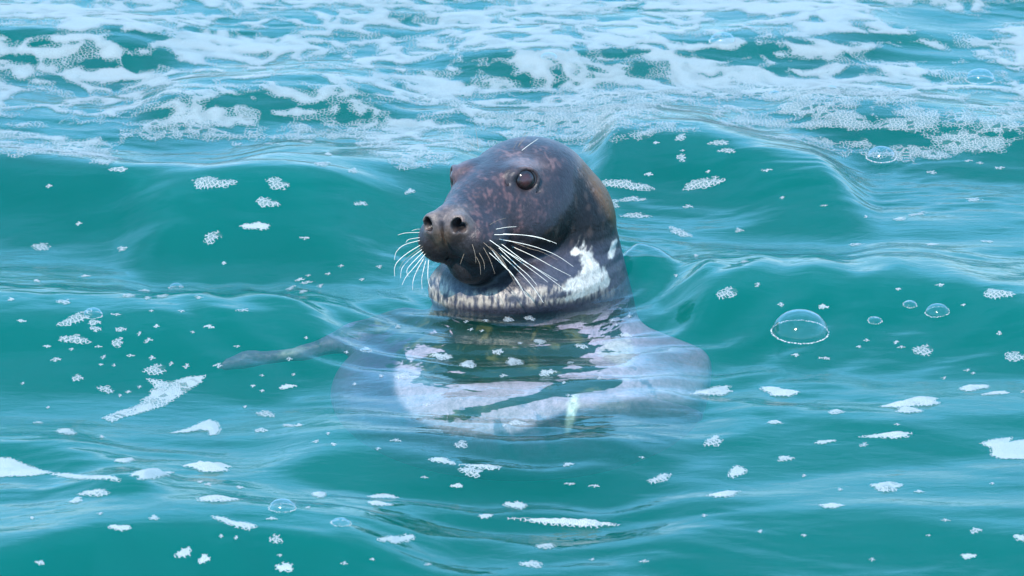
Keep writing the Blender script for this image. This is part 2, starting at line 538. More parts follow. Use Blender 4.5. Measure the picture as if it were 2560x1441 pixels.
def surface_nets(Fv, xs, ys, zs):
    S = Fv < 0
    nx, ny, nz = Fv.shape
    cnt = np.zeros((nx - 1, ny - 1, nz - 1), np.uint8)
    for i in (0, 1):
        for j in (0, 1):
            for k in (0, 1):
                cnt += S[i:nx - 1 + i, j:ny - 1 + j, k:nz - 1 + k]
    act = (cnt > 0) & (cnt < 8)
    I, J, K = np.nonzero(act)
    idx = np.full(act.shape, -1, np.int32); idx[I, J, K] = np.arange(len(I))
    P = np.zeros((len(I), 3)); n = np.zeros(len(I))
    ax = (xs, ys, zs)
    corners = [(i, j, k) for i in (0, 1) for j in (0, 1) for k in (0, 1)]
    for c0 in corners:
        for dim in range(3):
            if c0[dim]:
                continue
            c1 = list(c0); c1[dim] = 1
            v0 = Fv[I + c0[0], J + c0[1], K + c0[2]].astype(float); v1 = Fv[I + c1[0], J + c1[1], K + c1[2]].astype(float)
            cr = (v0 < 0) != (v1 < 0)
            tt = np.where(cr, v0 / np.where(cr, v0 - v1, 1), 0)
            q0 = np.stack([xs[I + c0[0]], ys[J + c0[1]], zs[K + c0[2]]], 1)
            q1 = np.stack([xs[I + c1[0]], ys[J + c1[1]], zs[K + c1[2]]], 1)
            P += np.where(cr[:, None], q0 + (q1 - q0) * tt[:, None], 0); n += cr
    P /= n[:, None]
    quads = []
    for dim in range(3):
        o = [d for d in range(3) if d != dim]
        sl0 = [slice(None)] * 3; sl1 = [slice(None)] * 3
        sl0[dim] = slice(0, -1); sl1[dim] = slice(1, None)
        ch = S[tuple(sl0)] != S[tuple(sl1)]
        ii = list(np.nonzero(ch))
        ok = np.ones(len(ii[0]), bool)
        for d in o:
            ok &= (ii[d] >= 1) & (ii[d] < Fv.shape[d] - 1)
        ii = [q[ok] for q in ii]
        inside = S[ii[0], ii[1], ii[2]]
        def cell(du, dv):
            q = [x.copy() for x in ii]
            q[o[0]] += du; q[o[1]] += dv
            return idx[q[0], q[1], q[2]]
        q = np.stack([cell(-1, -1), cell(0, -1), cell(0, 0), cell(-1, 0)], 1)
        flip = inside if dim != 1 else ~inside
        q = np.where(flip[:, None], q, q[:, ::-1])
        quads.append(q)
    return P, np.concatenate(quads)


def seg_axis(*segs):
    out = []
    for lo, hi, st in segs:
        out += list(np.arange(lo, hi - st * 0.25, st))
    out.append(segs[-1][1])
    return np.array(out)


fine = 0.2
ga = seg_axis((-44, -24, 1.0), (-24, 15.6, fine), (15.6, 30, 1.0))
gb = seg_axis((-42, -15, 1.0), (-15, 15, fine), (15, 34, 1.0))
gc = seg_axis((-72, -19, 1.0), (-19, 5.4, fine))
A_, B_, C_ = ga.astype(np.float32)[:, None, None], gb.astype(np.float32)[None, :, None], gc.astype(np.float32)[None, None, :]
Fv = build_seal_sdf(A_, B_, C_)
P, Q = surface_nets(Fv, ga, gb, gc)
del Fv


def smooth_mesh(P, Q, it=2, lam=0.5):
    E = np.concatenate([Q[:, [0, 1]], Q[:, [1, 2]], Q[:, [2, 3]], Q[:, [3, 0]]])
    E = np.concatenate([E, E[:, ::-1]])
    deg = np.bincount(E[:, 0], minlength=len(P)).astype(float)
    for _ in range(it):
        S_ = np.stack([np.bincount(E[:, 0], weights=P[E[:, 1], i], minlength=len(P)) for i in range(3)], 1)
        P = P + lam * (S_ / deg[:, None] - P)
    return P


P = smooth_mesh(P, Q, 3)
W = loc2w(P)
me = mesh_np('seal', W, Q)
# coat: markings laid down from the side of the animal that the photograph shows
U, Vv = project(W)
a, b, c = P.T


def el(cx, cy, rx, ry, rot=0.0, soft=0.35):
    """soft ellipse of coat marking, centred at a photograph pixel; 1 inside"""
    co, si = math.cos(R(rot)), math.sin(R(rot))
    dx, dy = U - cx, Vv - cy
    x = co * dx - si * dy; y = si * dx + co * dy      # rot > 0 rises to the right
    q = np.hypot(x / rx, y / ry)
    return sstep(1 + soft, 1 - soft, q)


def n3(sc, seed):
    return (gnoise(a * sc + c * sc * .37, b * sc + 5, seed) + gnoise(c * sc, a * sc * .7 - b * sc * .4 + 9, seed + 1)) * 0.6


def put(col, m, rgb):
    return col * (1 - m[:, None]) + np.array(rgb)[None, :] * m[:, None]


col = np.tile(np.array([0.016, 0.011, 0.015]), (len(P), 1))
n_l, n_m, n_s = n3(0.25, 101), n3(0.8, 111), n3(2.2, 121)
col = col * (1 + 0.25 * n_m + 0.2 * n_s)[:, None]
# pinkish brown mottling on the face
mot = sstep(0.0, 0.55, n_m * 0.7 + n_s * 0.7)
face = np.clip(el(1290, 420, 120, 75, 20) + el(1250, 530, 130, 70, 20) + el(1150, 510, 80, 50) + el(1130, 415, 50, 40), 0, 1)
col = put(col, face * (0.08 + 0.60 * mot), (0.13, 0.060, 0.055))
col = put(col, el(1320, 405, 60, 26, -10, .6) * 0.4 * (.4 + mot), (0.24, 0.14, 0.125))
col = put(col, el(1140, 420, 36, 34, 40, .6) * 0.3, (0.16, 0.09, 0.085))
# tan nose bridge and the rims of the nostrils
col = put(col, el(1120, 530, 52, 18, 8, .6) * (0.35 + 0.3 * n_s), (0.24, 0.17, 0.14))
nost = np.zeros(len(P))
for s in (-1, 1):
    rr = np.hypot((b - s * 2.15) / 1.0, (c + 2.9) / 1.35)
    nost = np.maximum(nost, sstep(2.1, 1.2, rr) * (a > 11.2))
col = put(col, nost * 0.45, (0.20, 0.14, 0.11))
for s in (-1, 1):
    rr = np.hypot((b - s * 2.15) / 0.9, (c + 2.85) / 1.15)
    col = put(col, sstep(1.0, 0.75, rr) * (a > 10.0), (0.008, 0.006, 0.006))
col = put(col, np.clip(el(1325, 458, 50, 36, -8, .5) - 0.0, 0, 1) * 0.75, (0.026, 0.020, 0.022))  # dark skin round the eye, with the socket's shading painted in
col = put(col, el(1322, 410, 44, 10, -8, .6) * 0.6, (0.19, 0.12, 0.11))
# dark muzzle, lower jaw
muz = el(1140, 634, 115, 50, -8, .45)
col = put(col, muz * 0.93, (0.022, 0.017, 0.017))
col = put(col, el(1105, 600, 20, 30, 0, .5) * (0.4 + 0.3 * n_s), (0.15, 0.095, 0.06))
jawm = el(1200, 668, 135, 56, -6, .3)
col = put(col, jawm * 0.9, (0.022, 0.020, 0.022))
# wet side of the head behind the cheek
wet_line = np.interp(Vv, [330, 400, 440, 500, 560, 600, 640, 700], [1475, 1462, 1440, 1432, 1392, 1340, 1285, 1200])
wet = sstep(-9, 9, U - wet_line + 10 * n_m)
wet = np.where(Vv < 338, 0, wet)
wetside = wet * sstep(720, 600, Vv)
col = put(col, wetside * 0.95, (0.010, 0.008, 0.008))
col = put(col, wetside * sstep(0.15, 0.6, n_m) * 0.5, (0.07, 0.045, 0.036))
rimb = el(1508, 480, 130, 20, -61, .7)
col = put(col, rimb * 0.9, (0.15, 0.060, 0.014))
col = put(col, el(1468, 455, 46, 8, -52, .6) * 0.7 * sstep(-.2, .4, n_s), (0.20, 0.12, 0.09))
col = put(col, el(1437, 430, 4, 17, -8, .5), (0.01, 0.008, 0.008))       # ear slit
# neck: dark blue grey with ragged cream patches, fur drawn downwards
neckm = sstep(600, 650, Vv + (U - 1400) * 0.10) * (c > -40)
streak = gnoise(U / 9.0, (Vv + (U - 1300) * 0.25) / 34.0, 140) + 0.6 * gnoise(U / 4.0, Vv / 16.0, 141)
col = put(col, neckm * (1 - jawm) * 0.6, (0.060, 0.058, 0.080))
band = el(1290, 742, 210, 22, 3, .5) + el(1100, 715, 40, 34, -55, .5) + el(1455, 715, 80, 22, 22, .5)
band = np.clip(band, 0, 1)
col = put(col, band * sstep(-0.45, 0.55, streak + 0.15 + 0.5 * n_m) * (1 - jawm) * .9, (0.44, 0.35, 0.27))
streak2 = fbm((U + (Vv - 680) * 0.35) / 16.0, (Vv - (U - 1470) * 0.35) / 34.0, 150, 3, 0.65)
crm = np.clip(0.9 * el(1450, 728, 66, 16, 18, .6) + el(1474, 668, 24, 56, 16, .7) + el(1458, 708, 56, 26, 25, .4) + el(1532, 622, 9, 24, -18, .5) + el(1436, 630, 11, 10, 0, .5) + el(1500, 690, 34, 24, 30, .5) * .8, 0, 1)
col = put(col, sstep(0.22, 0.85, crm + 0.50 * streak2 - 0.08) * sstep(0.02, 0.3, crm), (0.52, 0.46, 0.39))
dkm = np.clip(el(1345, 690, 60, 24, 10, .6) + 0.6 * el(1140, 722, 40, 14, -40, .8) + 0.7 * el(1285, 750, 30, 12, 0, .8) + el(1532, 680, 14, 34, 20, .5) + 0.7 * el(1400, 738, 40, 10, 10, .7) + 0.8 * el(1500, 655, 5, 30, 14, .6), 0, 1)
col = put(col, sstep(0.35, 0.75, dkm + 0.25 * streak) * sstep(0.02, 0.2, dkm), (0.045, 0.042, 0.055))
# body under water: pale chest, blue grey flanks, the head's dark reflection painted across the chest
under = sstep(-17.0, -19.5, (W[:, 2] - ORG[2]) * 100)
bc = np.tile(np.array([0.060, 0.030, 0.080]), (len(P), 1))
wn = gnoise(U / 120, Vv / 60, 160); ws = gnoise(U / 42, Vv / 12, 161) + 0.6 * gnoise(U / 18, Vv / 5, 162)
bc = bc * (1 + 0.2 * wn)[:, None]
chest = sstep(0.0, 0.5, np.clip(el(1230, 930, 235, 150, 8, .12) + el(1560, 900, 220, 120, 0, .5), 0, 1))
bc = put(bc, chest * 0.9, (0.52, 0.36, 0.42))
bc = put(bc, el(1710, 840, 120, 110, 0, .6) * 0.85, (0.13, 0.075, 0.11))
head_refl = np.clip(el(1250, 865, 205, 85, 3, .75) + el(1180, 925, 110, 30, 3, .35) + el(1370, 880, 90, 40, 18, .35) + el(1400, 780, 230, 26, 14, .35)
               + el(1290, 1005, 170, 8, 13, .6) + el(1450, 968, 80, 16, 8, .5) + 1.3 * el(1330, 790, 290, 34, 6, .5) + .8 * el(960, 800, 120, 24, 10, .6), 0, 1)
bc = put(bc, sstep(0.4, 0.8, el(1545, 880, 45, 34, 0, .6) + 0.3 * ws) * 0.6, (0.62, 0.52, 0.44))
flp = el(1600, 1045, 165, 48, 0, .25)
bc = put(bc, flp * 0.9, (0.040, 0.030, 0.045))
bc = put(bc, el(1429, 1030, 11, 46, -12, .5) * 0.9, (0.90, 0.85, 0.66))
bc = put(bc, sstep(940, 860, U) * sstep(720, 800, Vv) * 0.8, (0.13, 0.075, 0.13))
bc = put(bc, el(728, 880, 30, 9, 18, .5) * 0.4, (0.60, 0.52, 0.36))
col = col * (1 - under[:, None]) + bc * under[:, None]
fattr(me, 'painted_reflection', np.clip(head_refl * 1.35, 0, 1) * under)  # dark reflection of the head, painted into the coat
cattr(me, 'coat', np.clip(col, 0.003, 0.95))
wetv = np.clip(wetside * 0.9 + sstep(-15.0, -16.5, (W[:, 2] - ORG[2]) * 100) * 0.6 + jawm * 0.9 + muz * 0.95, 0, 1)
fattr(me, 'wet', wetv)


def make_coat():
    t = NT('seal_coat')
    at = t.attr('coat'); wt_ = t.attr('wet')
    co = t.coords()
    st = t.coords((1.0, 1.0, 0.32))
    n1 = t.noise(st, 520, 4, 0.6, 0.4)
    n2 = t.noise(co, 130, 5, 0.6, 0.3)
    n3_ = t.noise(co, 42, 4, 0.6, 0.2)
    f = t.math('ADD', t.math('MULTIPLY', n1, 0.8), t.math('MULTIPLY', n2, 0.8))
    f = t.math('ADD', f, t.math('MULTIPLY', n3_, 0.5))
    f = t.math('MULTIPLY_ADD', f, 1.5, -0.62)
    mul = t.n('ShaderNodeVectorMath', operation='SCALE')
    t.l(at.outputs['Color'], mul.inputs[0]); t.l(f, mul.inputs['Scale'])
    # the head's dark reflection painted on the chest, with ragged, combed edges
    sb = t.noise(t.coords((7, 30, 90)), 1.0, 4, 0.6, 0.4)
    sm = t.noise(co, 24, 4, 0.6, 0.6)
    refl_mask = t.math('MULTIPLY_ADD', t.math('SUBTRACT', sb, 0.5), 4.2, t.attr('painted_reflection').outputs['Fac'])
    refl_mask = t.ramp(refl_mask, 0.40, 0.54)
    refl_mask = t.math('MULTIPLY', refl_mask, t.ramp(t.attr('painted_reflection').outputs['Fac'], 0.02, 0.12))
    refl_col = t.mixc(t.ramp(sm, 0.52, 0.66), (0.012, 0.012, 0.008, 1), (0.11, 0.085, 0.028, 1))
    fin = t.mixc(refl_mask, mul.outputs[0], refl_col)
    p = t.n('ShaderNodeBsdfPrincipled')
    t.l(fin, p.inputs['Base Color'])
    rgh = t.math('MULTIPLY_ADD', wt_.outputs['Fac'], -0.04, 0.37)
    rgh = t.math('ADD', rgh, t.math('MULTIPLY_ADD', n2, 0.22, -0.11))
    t.l(rgh, p.inputs['Roughness'])
    t.l(t.math('MULTIPLY_ADD', wt_.outputs['Fac'], -0.28, 0.46), p.inputs['Specular IOR Level'])
    t.l(t.math('MULTIPLY_ADD', wt_.outputs['Fac'], -0.08, 0.08, clamp=True), p.inputs['Sheen Weight'])
    p.inputs['Sheen Roughness'].default_value = 0.45
    p.inputs['Sheen Tint'].default_value = (0.75, 0.8, 1.0, 1)
    b = t.n('ShaderNodeBump'); b.inputs['Strength'].default_value = 0.7; b.inputs['Distance'].default_value = 0.0016
    t.l(t.math('ADD', t.math('ADD', t.math('MULTIPLY', n1, 0.6), n2), t.math('MULTIPLY', n3_, 1.2)), b.inputs['Height'])
    t.l(b.outputs[0], p.inputs['Normal'])
    t.l(p.outputs[0], t.out.inputs[0])
    return t.m


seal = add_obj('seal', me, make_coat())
seal['label'] = 'dark grey seal with cream neck patches holding its head above the green sea'
seal['category'] = 'seal'
bvh = BVHTree.FromPolygons([Vector(v) for v in W], [tuple(int(i) for i in q) for q in Q])


def on_seal(px, py):
    d = ray(px, py)
    h = bvh.ray_cast(Vector(CAMP), Vector(d))
    return h[0], h[1]


# eyes
def sphere_mesh(name, r, seg=40, rings=24, z0=-1.0):
    V_, F_ = [], []
    for i in range(rings + 1):
        th = math.pi * i / rings
        for j in range(seg):
            ph = 2 * math.pi * j / seg
            V_.append((r * math.sin(th) * math.cos(ph), r * math.sin(th) * math.sin(ph), r * math.cos(th)))
    for i in range(rings):
        for j in range(seg):
            j2 = (j + 1) % seg
            F_.append((i * seg + j, (i + 1) * seg + j, (i + 1) * seg + j2, i * seg + j2))
    return mesh_np(name, V_, F_)


t = NT('eye_brown')
co = t.coords()
gr = t.n('ShaderNodeSeparateXYZ'); t.l(co, gr.inputs[0])
rad = t.math('SQRT', t.math('ADD', t.math('POWER', gr.outputs[0], 2.0), t.math('POWER', gr.outputs[1], 2.0)))
cc = t.mixc(t.ramp(rad, 0.004, 0.0125), (0.050, 0.016, 0.016, 1), (0.008, 0.004, 0.004, 1))
p = t.n('ShaderNodeBsdfPrincipled'); t.l(cc, p.inputs['Base Color'])
p.inputs['Roughness'].default_value = 0.12
p.inputs['Coat Weight'].default_value = 0.55
p.inputs['Specular IOR Level'].default_value = 0.3
p.inputs['Coat Roughness'].default_value = 0.03
t.l(p.outputs[0], t.out.inputs[0])
M_EYE = t.m
t = NT('eyelid_skin')
p = t.n('ShaderNodeBsdfPrincipled'); p.inputs['Base Color'].default_value = (0.020, 0.016, 0.018, 1)
p.inputs['Roughness'].default_value = 0.35
t.l(p.outputs[0], t.out.inputs[0])
M_LID = t.m


def torus_mesh(name, R0, r0, sq=1.0, seg=40, sub=10, z=0.0):
    V_, F_ = [], []
    for i in range(seg):
        A = 2 * math.pi * i / seg
        rr = r0 * (1.0 + 0.25 * math.cos(2 * A))
        for j in range(sub):
            B = 2 * math.pi * j / sub
            q = R0 + rr * math.cos(B)
            V_.append((q * math.cos(A), q * math.sin(A) * sq, z + rr * math.sin(B)))
            F_.append((i * sub + j, ((i + 1) % seg) * sub + j, ((i + 1) % seg) * sub + (j + 1) % sub, i * sub + (j + 1) % sub))
    return mesh_np(name, V_, F_)


for s in (-1, 1):
    cpos = loc2w((-0.5, s * 4.78 if s > 0 else -4.55, -0.15))
    axisw = RM @ np.array([0.62, s * 0.76, 0.10]); axisw /= np.linalg.norm(axisw)
    zv = Vector(axisw)
    upv = Vector(RM[:, 2]); xv = upv.cross(zv).normalized(); yv = zv.cross(xv)
    Mx = Matrix((xv, yv, zv)).transposed().to_4x4(); Mx.translation = Vector(cpos)
    eye = add_obj('eye', sphere_mesh('eye', 0.0175), M_EYE, seal)
    eye.matrix_world = Mx
    lid = add_obj('eyelid', torus_mesh('eyelid', 0.0153, 0.0018, 0.84, z=0.0086), M_LID, seal)
    lid.matrix_world = Mx

# whiskers: each its own tapered tube, rooted in the muzzle
t = NT('whisker_keratin')
p = t.n('ShaderNodeBsdfPrincipled'); p.inputs['Base Color'].default_value = (0.86, 0.80, 0.68, 1)
p.inputs['Roughness'].default_value = 0.35
t.l(p.outputs[0], t.out.inputs[0])
M_WH = t.m
t = NT('whisker_dark')
p = t.n('ShaderNodeBsdfPrincipled'); p.inputs['Base Color'].default_value = (0.30, 0.22, 0.15, 1)
p.inputs['Roughness'].default_value = 0.4
t.l(p.outputs[0], t.out.inputs[0])
M_WD = t.m


def zp(x, y):                                # coordinates read off an enlargement
    return 960 + x / 2.8825, 300 + y / 2.8825


def tube(pts, r0, r1, sides=6, sub=8):
    pts = np.array(pts, float)
    n = len(pts)
    tt = np.linspace(0, n - 1, (n - 1) * sub + 1)
    # Catmull-Rom
    out = []
    for q in tt:
        i = min(int(q), n - 2); f = q - i
        p0 = pts[max(i - 1, 0)]; p1 = pts[i]; p2 = pts[i + 1]; p3 = pts[min(i + 2, n - 1)]
        out.append(0.5 * ((2 * p1) + (-p0 + p2) * f + (2 * p0 - 5 * p1 + 4 * p2 - p3) * f * f + (-p0 + 3 * p1 - 3 * p2 + p3) * f ** 3))
    out = np.array(out)
    V_, F_ = [], []
    m = len(out)
    for i, p_ in enumerate(out):
        d = out[min(i + 1, m - 1)] - out[max(i - 1, 0)]; d /= np.linalg.norm(d) + 1e-12
        u = np.cross(d, [0.3, 0.2, 0.9]); u /= np.linalg.norm(u); v = np.cross(d, u)
        r = r0 + (r1 - r0) * i / (m - 1)
        for k in range(sides):
            an = 2 * math.pi * k / sides
            V_.append(p_ + r * (math.cos(an) * u + math.sin(an) * v))
        if i:
            for k in range(sides):
                k2 = (k + 1) % sides
                F_.append(((i - 1) * sides + k, (i - 1) * sides + k2, i * sides + k2, i * sides + k))
    return V_, F_


WH = [  # right-hand side of the picture
    ([(780, 828), (1000, 830), (1160, 862), (1245, 892)], 1), ([(850, 821), (1020, 832), (1130, 850), (1200, 880)], 1),
    ([(820, 858), (1050, 905), (1230, 970), (1365, 1058)], 1), ([(885, 862), (1040, 925), (1130, 950), (1250, 1010)], 0),
    ([(905, 905), (1080, 985), (1220, 1062), (1345, 1125)], 1), ([(745, 855), (900, 960), (1080, 1060), (1250, 1160)], 1),
    ([(840, 890), (1000, 1010), (1150, 1110), (1300, 1222)], 1), ([(820, 915), (960, 1050), (1040, 1120), (1102, 1192)], 1),
    ([(750, 950), (870, 1060), (960, 1160), (1025, 1275)], 1), ([(830, 960), (960, 1080), (1070, 1200), (1150, 1320)], 1),
    ([(750, 905), (840, 990), (900, 1090), (950, 1190)], 0), ([(710, 910), (760, 1000), (800, 1110)], 0),
    ([(680, 950), (718, 1020), (725, 1080)], 0), ([(630, 880), (655, 960), (662, 1030)], 0),
    ([(660, 980), (690, 1040), (697, 1115)], 0), ([(800, 790), (880, 775), (955, 770)], 1),
    ([(755, 760), (820, 725), (880, 708)], 0), ([(580, 960), (560, 1010), (550, 1040)], 0),
    ([(700, 870), (800, 960), (880, 1060), (920, 1130)], 0), ([(780, 880), (930, 985), (1090, 1100), (1180, 1170)], 1),
    ([(770, 930), (850, 1030), (930, 1120), (990, 1220)], 1),
]
WL = [
    ([(262, 812), (160, 815), (100, 830)], 1), ([(266, 868), (150, 900), (90, 950), (75, 1010)], 1),
    ([(268, 900), (170, 960), (100, 1020), (76, 1070), (78, 1128)], 1), ([(280, 930), (190, 1000), (130, 1070), (120, 1140)], 1),
    ([(302, 960), (220, 1060), (160, 1130), (130, 1190)], 1), ([(296, 985), (240, 1080), (210, 1160), (207, 1225)], 1),
    ([(305, 1000), (285, 1080), (272, 1150), (275, 1220)], 1), ([(322, 1000), (316, 1100), (320, 1170), (340, 1222)], 1),
    ([(262, 788), (230, 790), (200, 800)], 1), ([(264, 848), (180, 862), (158, 885)], 1), ([(290, 945), (200, 1035), (165, 1085), (175, 1130)], 1),
    ([(290, 905), (150, 1010), (110, 1080)], 0), ([(300, 985), (262, 1050), (235, 1110)], 0),
]
WB = [
    ([(960, 200), (1010, 140), (1110, 20)], 0), ([(985, 228), (1040, 185), (1112, 135)], 1), ([(930, 215), (965, 150)], 0),
    ([(968, 190), (1000, 130), (1030, 70)], 0), ([(680, 208), (668, 110), (650, 20)], 0), ([(638, 188), (600, 140)], 0), ([(622, 225), (580, 190)], 0),
]


def whisker(zpts, bright, toward, root_guess):
    px = [zp(*q) for q in zpts]
    h, nrm = on_seal(np.array(px[0][0]), np.array(px[0][1]))
    if h is None:
        h = Vector(root_guess)
    P0 = np.array(h)
    dep = (P0 - CAMP) @ FW
    pts = [P0 + ray(np.array(px[0][0]), np.array(px[0][1])) * 0.004]
    if (np.array(on_seal(np.array(px[0][0]), np.array(px[0][1]))[0] or (9, 9, 9)) > 8).any():
        d = ray(np.array(px[0][0]), np.array(px[0][1]))
        pts = [CAMP + d * (dep / (d @ FW))]
    n = len(px) - 1
    for i, q in enumerate(px[1:], 1):
        d = ray(np.array(q[0]), np.array(q[1]))
        dd = dep - toward * math.sin(i / n * 1.35)
        h2, _ = on_seal(np.array(q[0]), np.array(q[1]))
        if h2 is not None:
            dd = min(dd, (np.array(h2) - CAMP) @ FW - 0.004)
        pts.append(CAMP + d * (dd / (d @ FW)))
    V_, F_ = tube(pts, 0.00042 if bright else 0.00030, 0.00014 if bright else 0.00010)
    add_obj('whisker', mesh_np('whisker', V_, F_), M_WH if bright else M_WD, seal)


for z_, br in WH: whisker(z_, br, 0.020, loc2w((8, 5, -6)))
for z_, br in WL: whisker(z_, br, 0.010, loc2w((9, -4.6, -6)))
for z_, br in WB: whisker(z_, br, 0.004, loc2w((-1, 3, 2)))

# ------------------------------------------------------------------ foam
def make_foam():
    t = NT('sea_foam')
    den = t.attr('foam').outputs['Fac']; opn = t.attr('open').outputs['Fac']
    co = t.coords((1, 1, 1))
    def vor(scale, feature, rnd=1.0):
        v = t.n('ShaderNodeTexVoronoi', feature=feature, voronoi_dimensions='2D')
        t.l(co, v.inputs['Vector']); v.inputs['Scale'].default_value = scale
        v.inputs['Randomness'].default_value = rnd
        return v.outputs['Distance']
    nzv = t.n('ShaderNodeTexNoise'); t.l(co, nzv.inputs['Vector']); nzv.inputs['Scale'].default_value = 45; nzv.inputs['Detail'].default_value = 2
    off = t.n('ShaderNodeVectorMath', operation='SCALE'); off.inputs['Scale'].default_value = 0.0035
    cen_ = t.n('ShaderNodeVectorMath', operation='SUBTRACT'); t.l(nzv.outputs['Color'], cen_.inputs[0]); cen_.inputs[1].default_value = (.5, .5, .5)
    t.l(cen_.outputs[0], off.inputs[0])
    adv = t.n('ShaderNodeVectorMath', operation='ADD'); t.l(co, adv.inputs[0]); t.l(off.outputs[0], adv.inputs[1])
    co0 = co; co = adv.outputs[0]
    e1 = vor(170, 'DISTANCE_TO_EDGE'); e2 = vor(420, 'DISTANCE_TO_EDGE'); e3 = vor(78, 'DISTANCE_TO_EDGE')
    v3 = t.n('ShaderNodeTexVoronoi', feature='F1', voronoi_dimensions='2D'); t.l(co, v3.inputs['Vector']); v3.inputs['Scale'].default_value = 78
    sp3 = t.n('ShaderNodeSeparateColor'); t.l(v3.outputs['Color'], sp3.inputs[0])
    bighole = t.math('MULTIPLY', t.ramp(sp3.outputs[0], 0.74, 0.76), t.ramp(e3, 0.10, 0.2))
    co = co0
    big = t.noise(co, 26, 3, 0.6)
    # threads between the bubbles, wider where the foam is dense
    w1 = t.ramp(e1, 0.05, 0.17, 1.0, 0.0)
    w2 = t.ramp(e2, 0.06, 0.24, 1.0, 0.0)
    # large bubbles only in the open foam
    sel = t.ramp(t.math('MULTIPLY_ADD', t.math('SUBTRACT', big, 0.5), 1.6, opn), 0.35, 0.65)
    solid = t.math('MAXIMUM', w1, t.math('MULTIPLY', w2, 0.75))
    holes_small = t.math('MULTIPLY_ADD', w2, 0.30, 0.62)
    cover = t.n('ShaderNodeMix'); t.val(cover.inputs[0], sel); t.l(holes_small, cover.inputs[2]); t.l(solid, cover.inputs[3])
    cover = cover.outputs[0]
    # ragged bubbly edge
    ed = t.math('MULTIPLY_ADD', t.math('SUBTRACT', t.noise(co, 120, 2, 0.5), 0.5), t.math('MULTIPLY_ADD', t.attr('thick').outputs['Fac'], -0.22, 0.35), den)
    ed = t.math('ADD', ed, t.math('MULTIPLY', t.math('SUBTRACT', w1, 0.4), 0.24))
    m = t.ramp(ed, 0.47, 0.55)
    th_ = t.attr('thick').outputs['Fac']
    bh = t.math('MULTIPLY', bighole, t.ramp(opn, 0.25, 0.6))
    cover = t.math('MULTIPLY', cover, t.math('SUBTRACT', 1.0, t.math('MULTIPLY', bh, 0.9)))
    al = t.math('MULTIPLY', m, t.math('MULTIPLY', t.math('MULTIPLY_ADD', cover, 0.88, 0.08, clamp=True), t.math('MULTIPLY_ADD', th_, 0.26, 0.68)))
    bmp = t.n('ShaderNodeBump'); bmp.inputs['Strength'].default_value = 0.9; bmp.inputs['Distance'].default_value = 0.0022
    t.l(t.math('ADD', t.math('MULTIPLY', w1, t.math('MULTIPLY_ADD', sel, 0.7, 0.3)), t.math('MULTIPLY', w2, 0.5)), bmp.inputs['Height'])
    d = t.n('ShaderNodeBsdfPrincipled')
    t.l(t.mixc(t.attr('thick').outputs['Fac'], (0.60, 0.60, 0.60, 1), (0.70, 0.70, 0.69, 1)), d.inputs['Base Color'])
    d.inputs['Roughness'].default_value = 0.35
    d.inputs['Specular IOR Level'].default_value = 0.4
    t.l(bmp.outputs[0], d.inputs['Normal'])
    tl = t.n('ShaderNodeBsdfTranslucent'); tl.inputs[0].default_value = (0.5, 0.66, 0.68, 1)
    body = t.mix(0.2, d.outputs[0], tl.outputs[0])
    tr = t.n('ShaderNodeBsdfTransparent')
    t.l(t.mix(al, tr.outputs[0], body), t.out.inputs[0])
    return t.m


M_FOAM = make_foam()


def foam_mesh(name, X, Y, den, opn, lift, cut=0.22):
    """sheet over the sea where den > cut; lift = thickness above the water"""
    nx, ny = X.shape
    Z = H(X, Y) + lift
    F = grid_faces(nx, ny)
    d = den.ravel()
    keep = (d[F] > cut).any(1)
    F = F[keep]
    used = np.zeros(nx * ny, bool); used[F.ravel()] = True
    new = np.cumsum(used) - 1
    V = np.stack([X, Y, Z], -1).reshape(-1, 3)[used]
    return V, new[F], d[used], opn.ravel()[used]


# the wide lace of foam covering the far water
fx = np.arange(-1.45, 1.45, 0.0032)
y0 = ground(1280, 470)[1]; y1 = ground(1280, -160)[1]
fy = np.arange(y0 - 0.1, y1, 0.0048)
FX, FY = np.meshgrid(fx, fy, indexing='ij')
FZ = H(FX, FY)
fu, fv = project(np.stack([FX, FY, FZ], -1))
low_edge = np.interp(fu, [-400, 0, 120, 260, 330, 400, 500, 640, 780, 880, 950, 1040, 1120, 1200, 1480, 1560, 1680, 1760, 1850, 1950, 2060, 2150, 2300, 2420, 2560, 3000],
                     [390, 392, 402, 408, 385, 352, 350, 362, 352, 350, 400, 428, 410, 370, 372, 352, 330, 322, 322, 348, 378, 398, 404, 396, 370, 360])
sd_ = (low_edge - fv)                               # >0 : on the foam side (pixels)
wxx = FX + 0.035 * gnoise(FX / .12, FY / .12, 201) + 0.012 * gnoise(FX / .03, FY / .04, 203)
wyy = FY + 0.035 * gnoise(FX / .12 + 9, FY / .12, 202) + 0.014 * gnoise(FX / .03 + 4, FY / .04, 204)
f1, f2 = worley(wxx / 0.085 + 0.5 * wyy / .15, wyy / 0.095, 210)
f1b, f2b = worley(wxx / 0.045 + 0.3 * wyy / .06, wyy / 0.055 + 3, 211)
lace = 1.15 - sstep(0.0, 1.0, (f2 - f1) * 1.25) * 1.0
lace2 = 1.0 - sstep(0.05, 0.9, (f2b - f1b) * 1.2)
nn = fbm(wxx / 0.16, wyy / 0.12, 220, 4, 0.55)
dens = 0.50 * lace + 0.36 * lace2 + 0.34 * nn - 0.10
dens += 0.03 * sstep(60, 330, sd_) + 0.20 * gnoise(wxx / 0.30 + wyy / .2, wyy / 0.035, 260) + 0.10 * gnoise(wxx / 0.10, wyy / 0.014, 261)


def pe(cx, cy, rx, ry, rot=0.0, soft=0.5):
    co, si = math.cos(R(rot)), math.sin(R(rot))
    dx, dy = fu - cx, fv - cy
    q = np.hypot((co * dx - si * dy) / rx, (si * dx + co * dy) / ry)
    return sstep(1 + soft, 1 - soft, q)


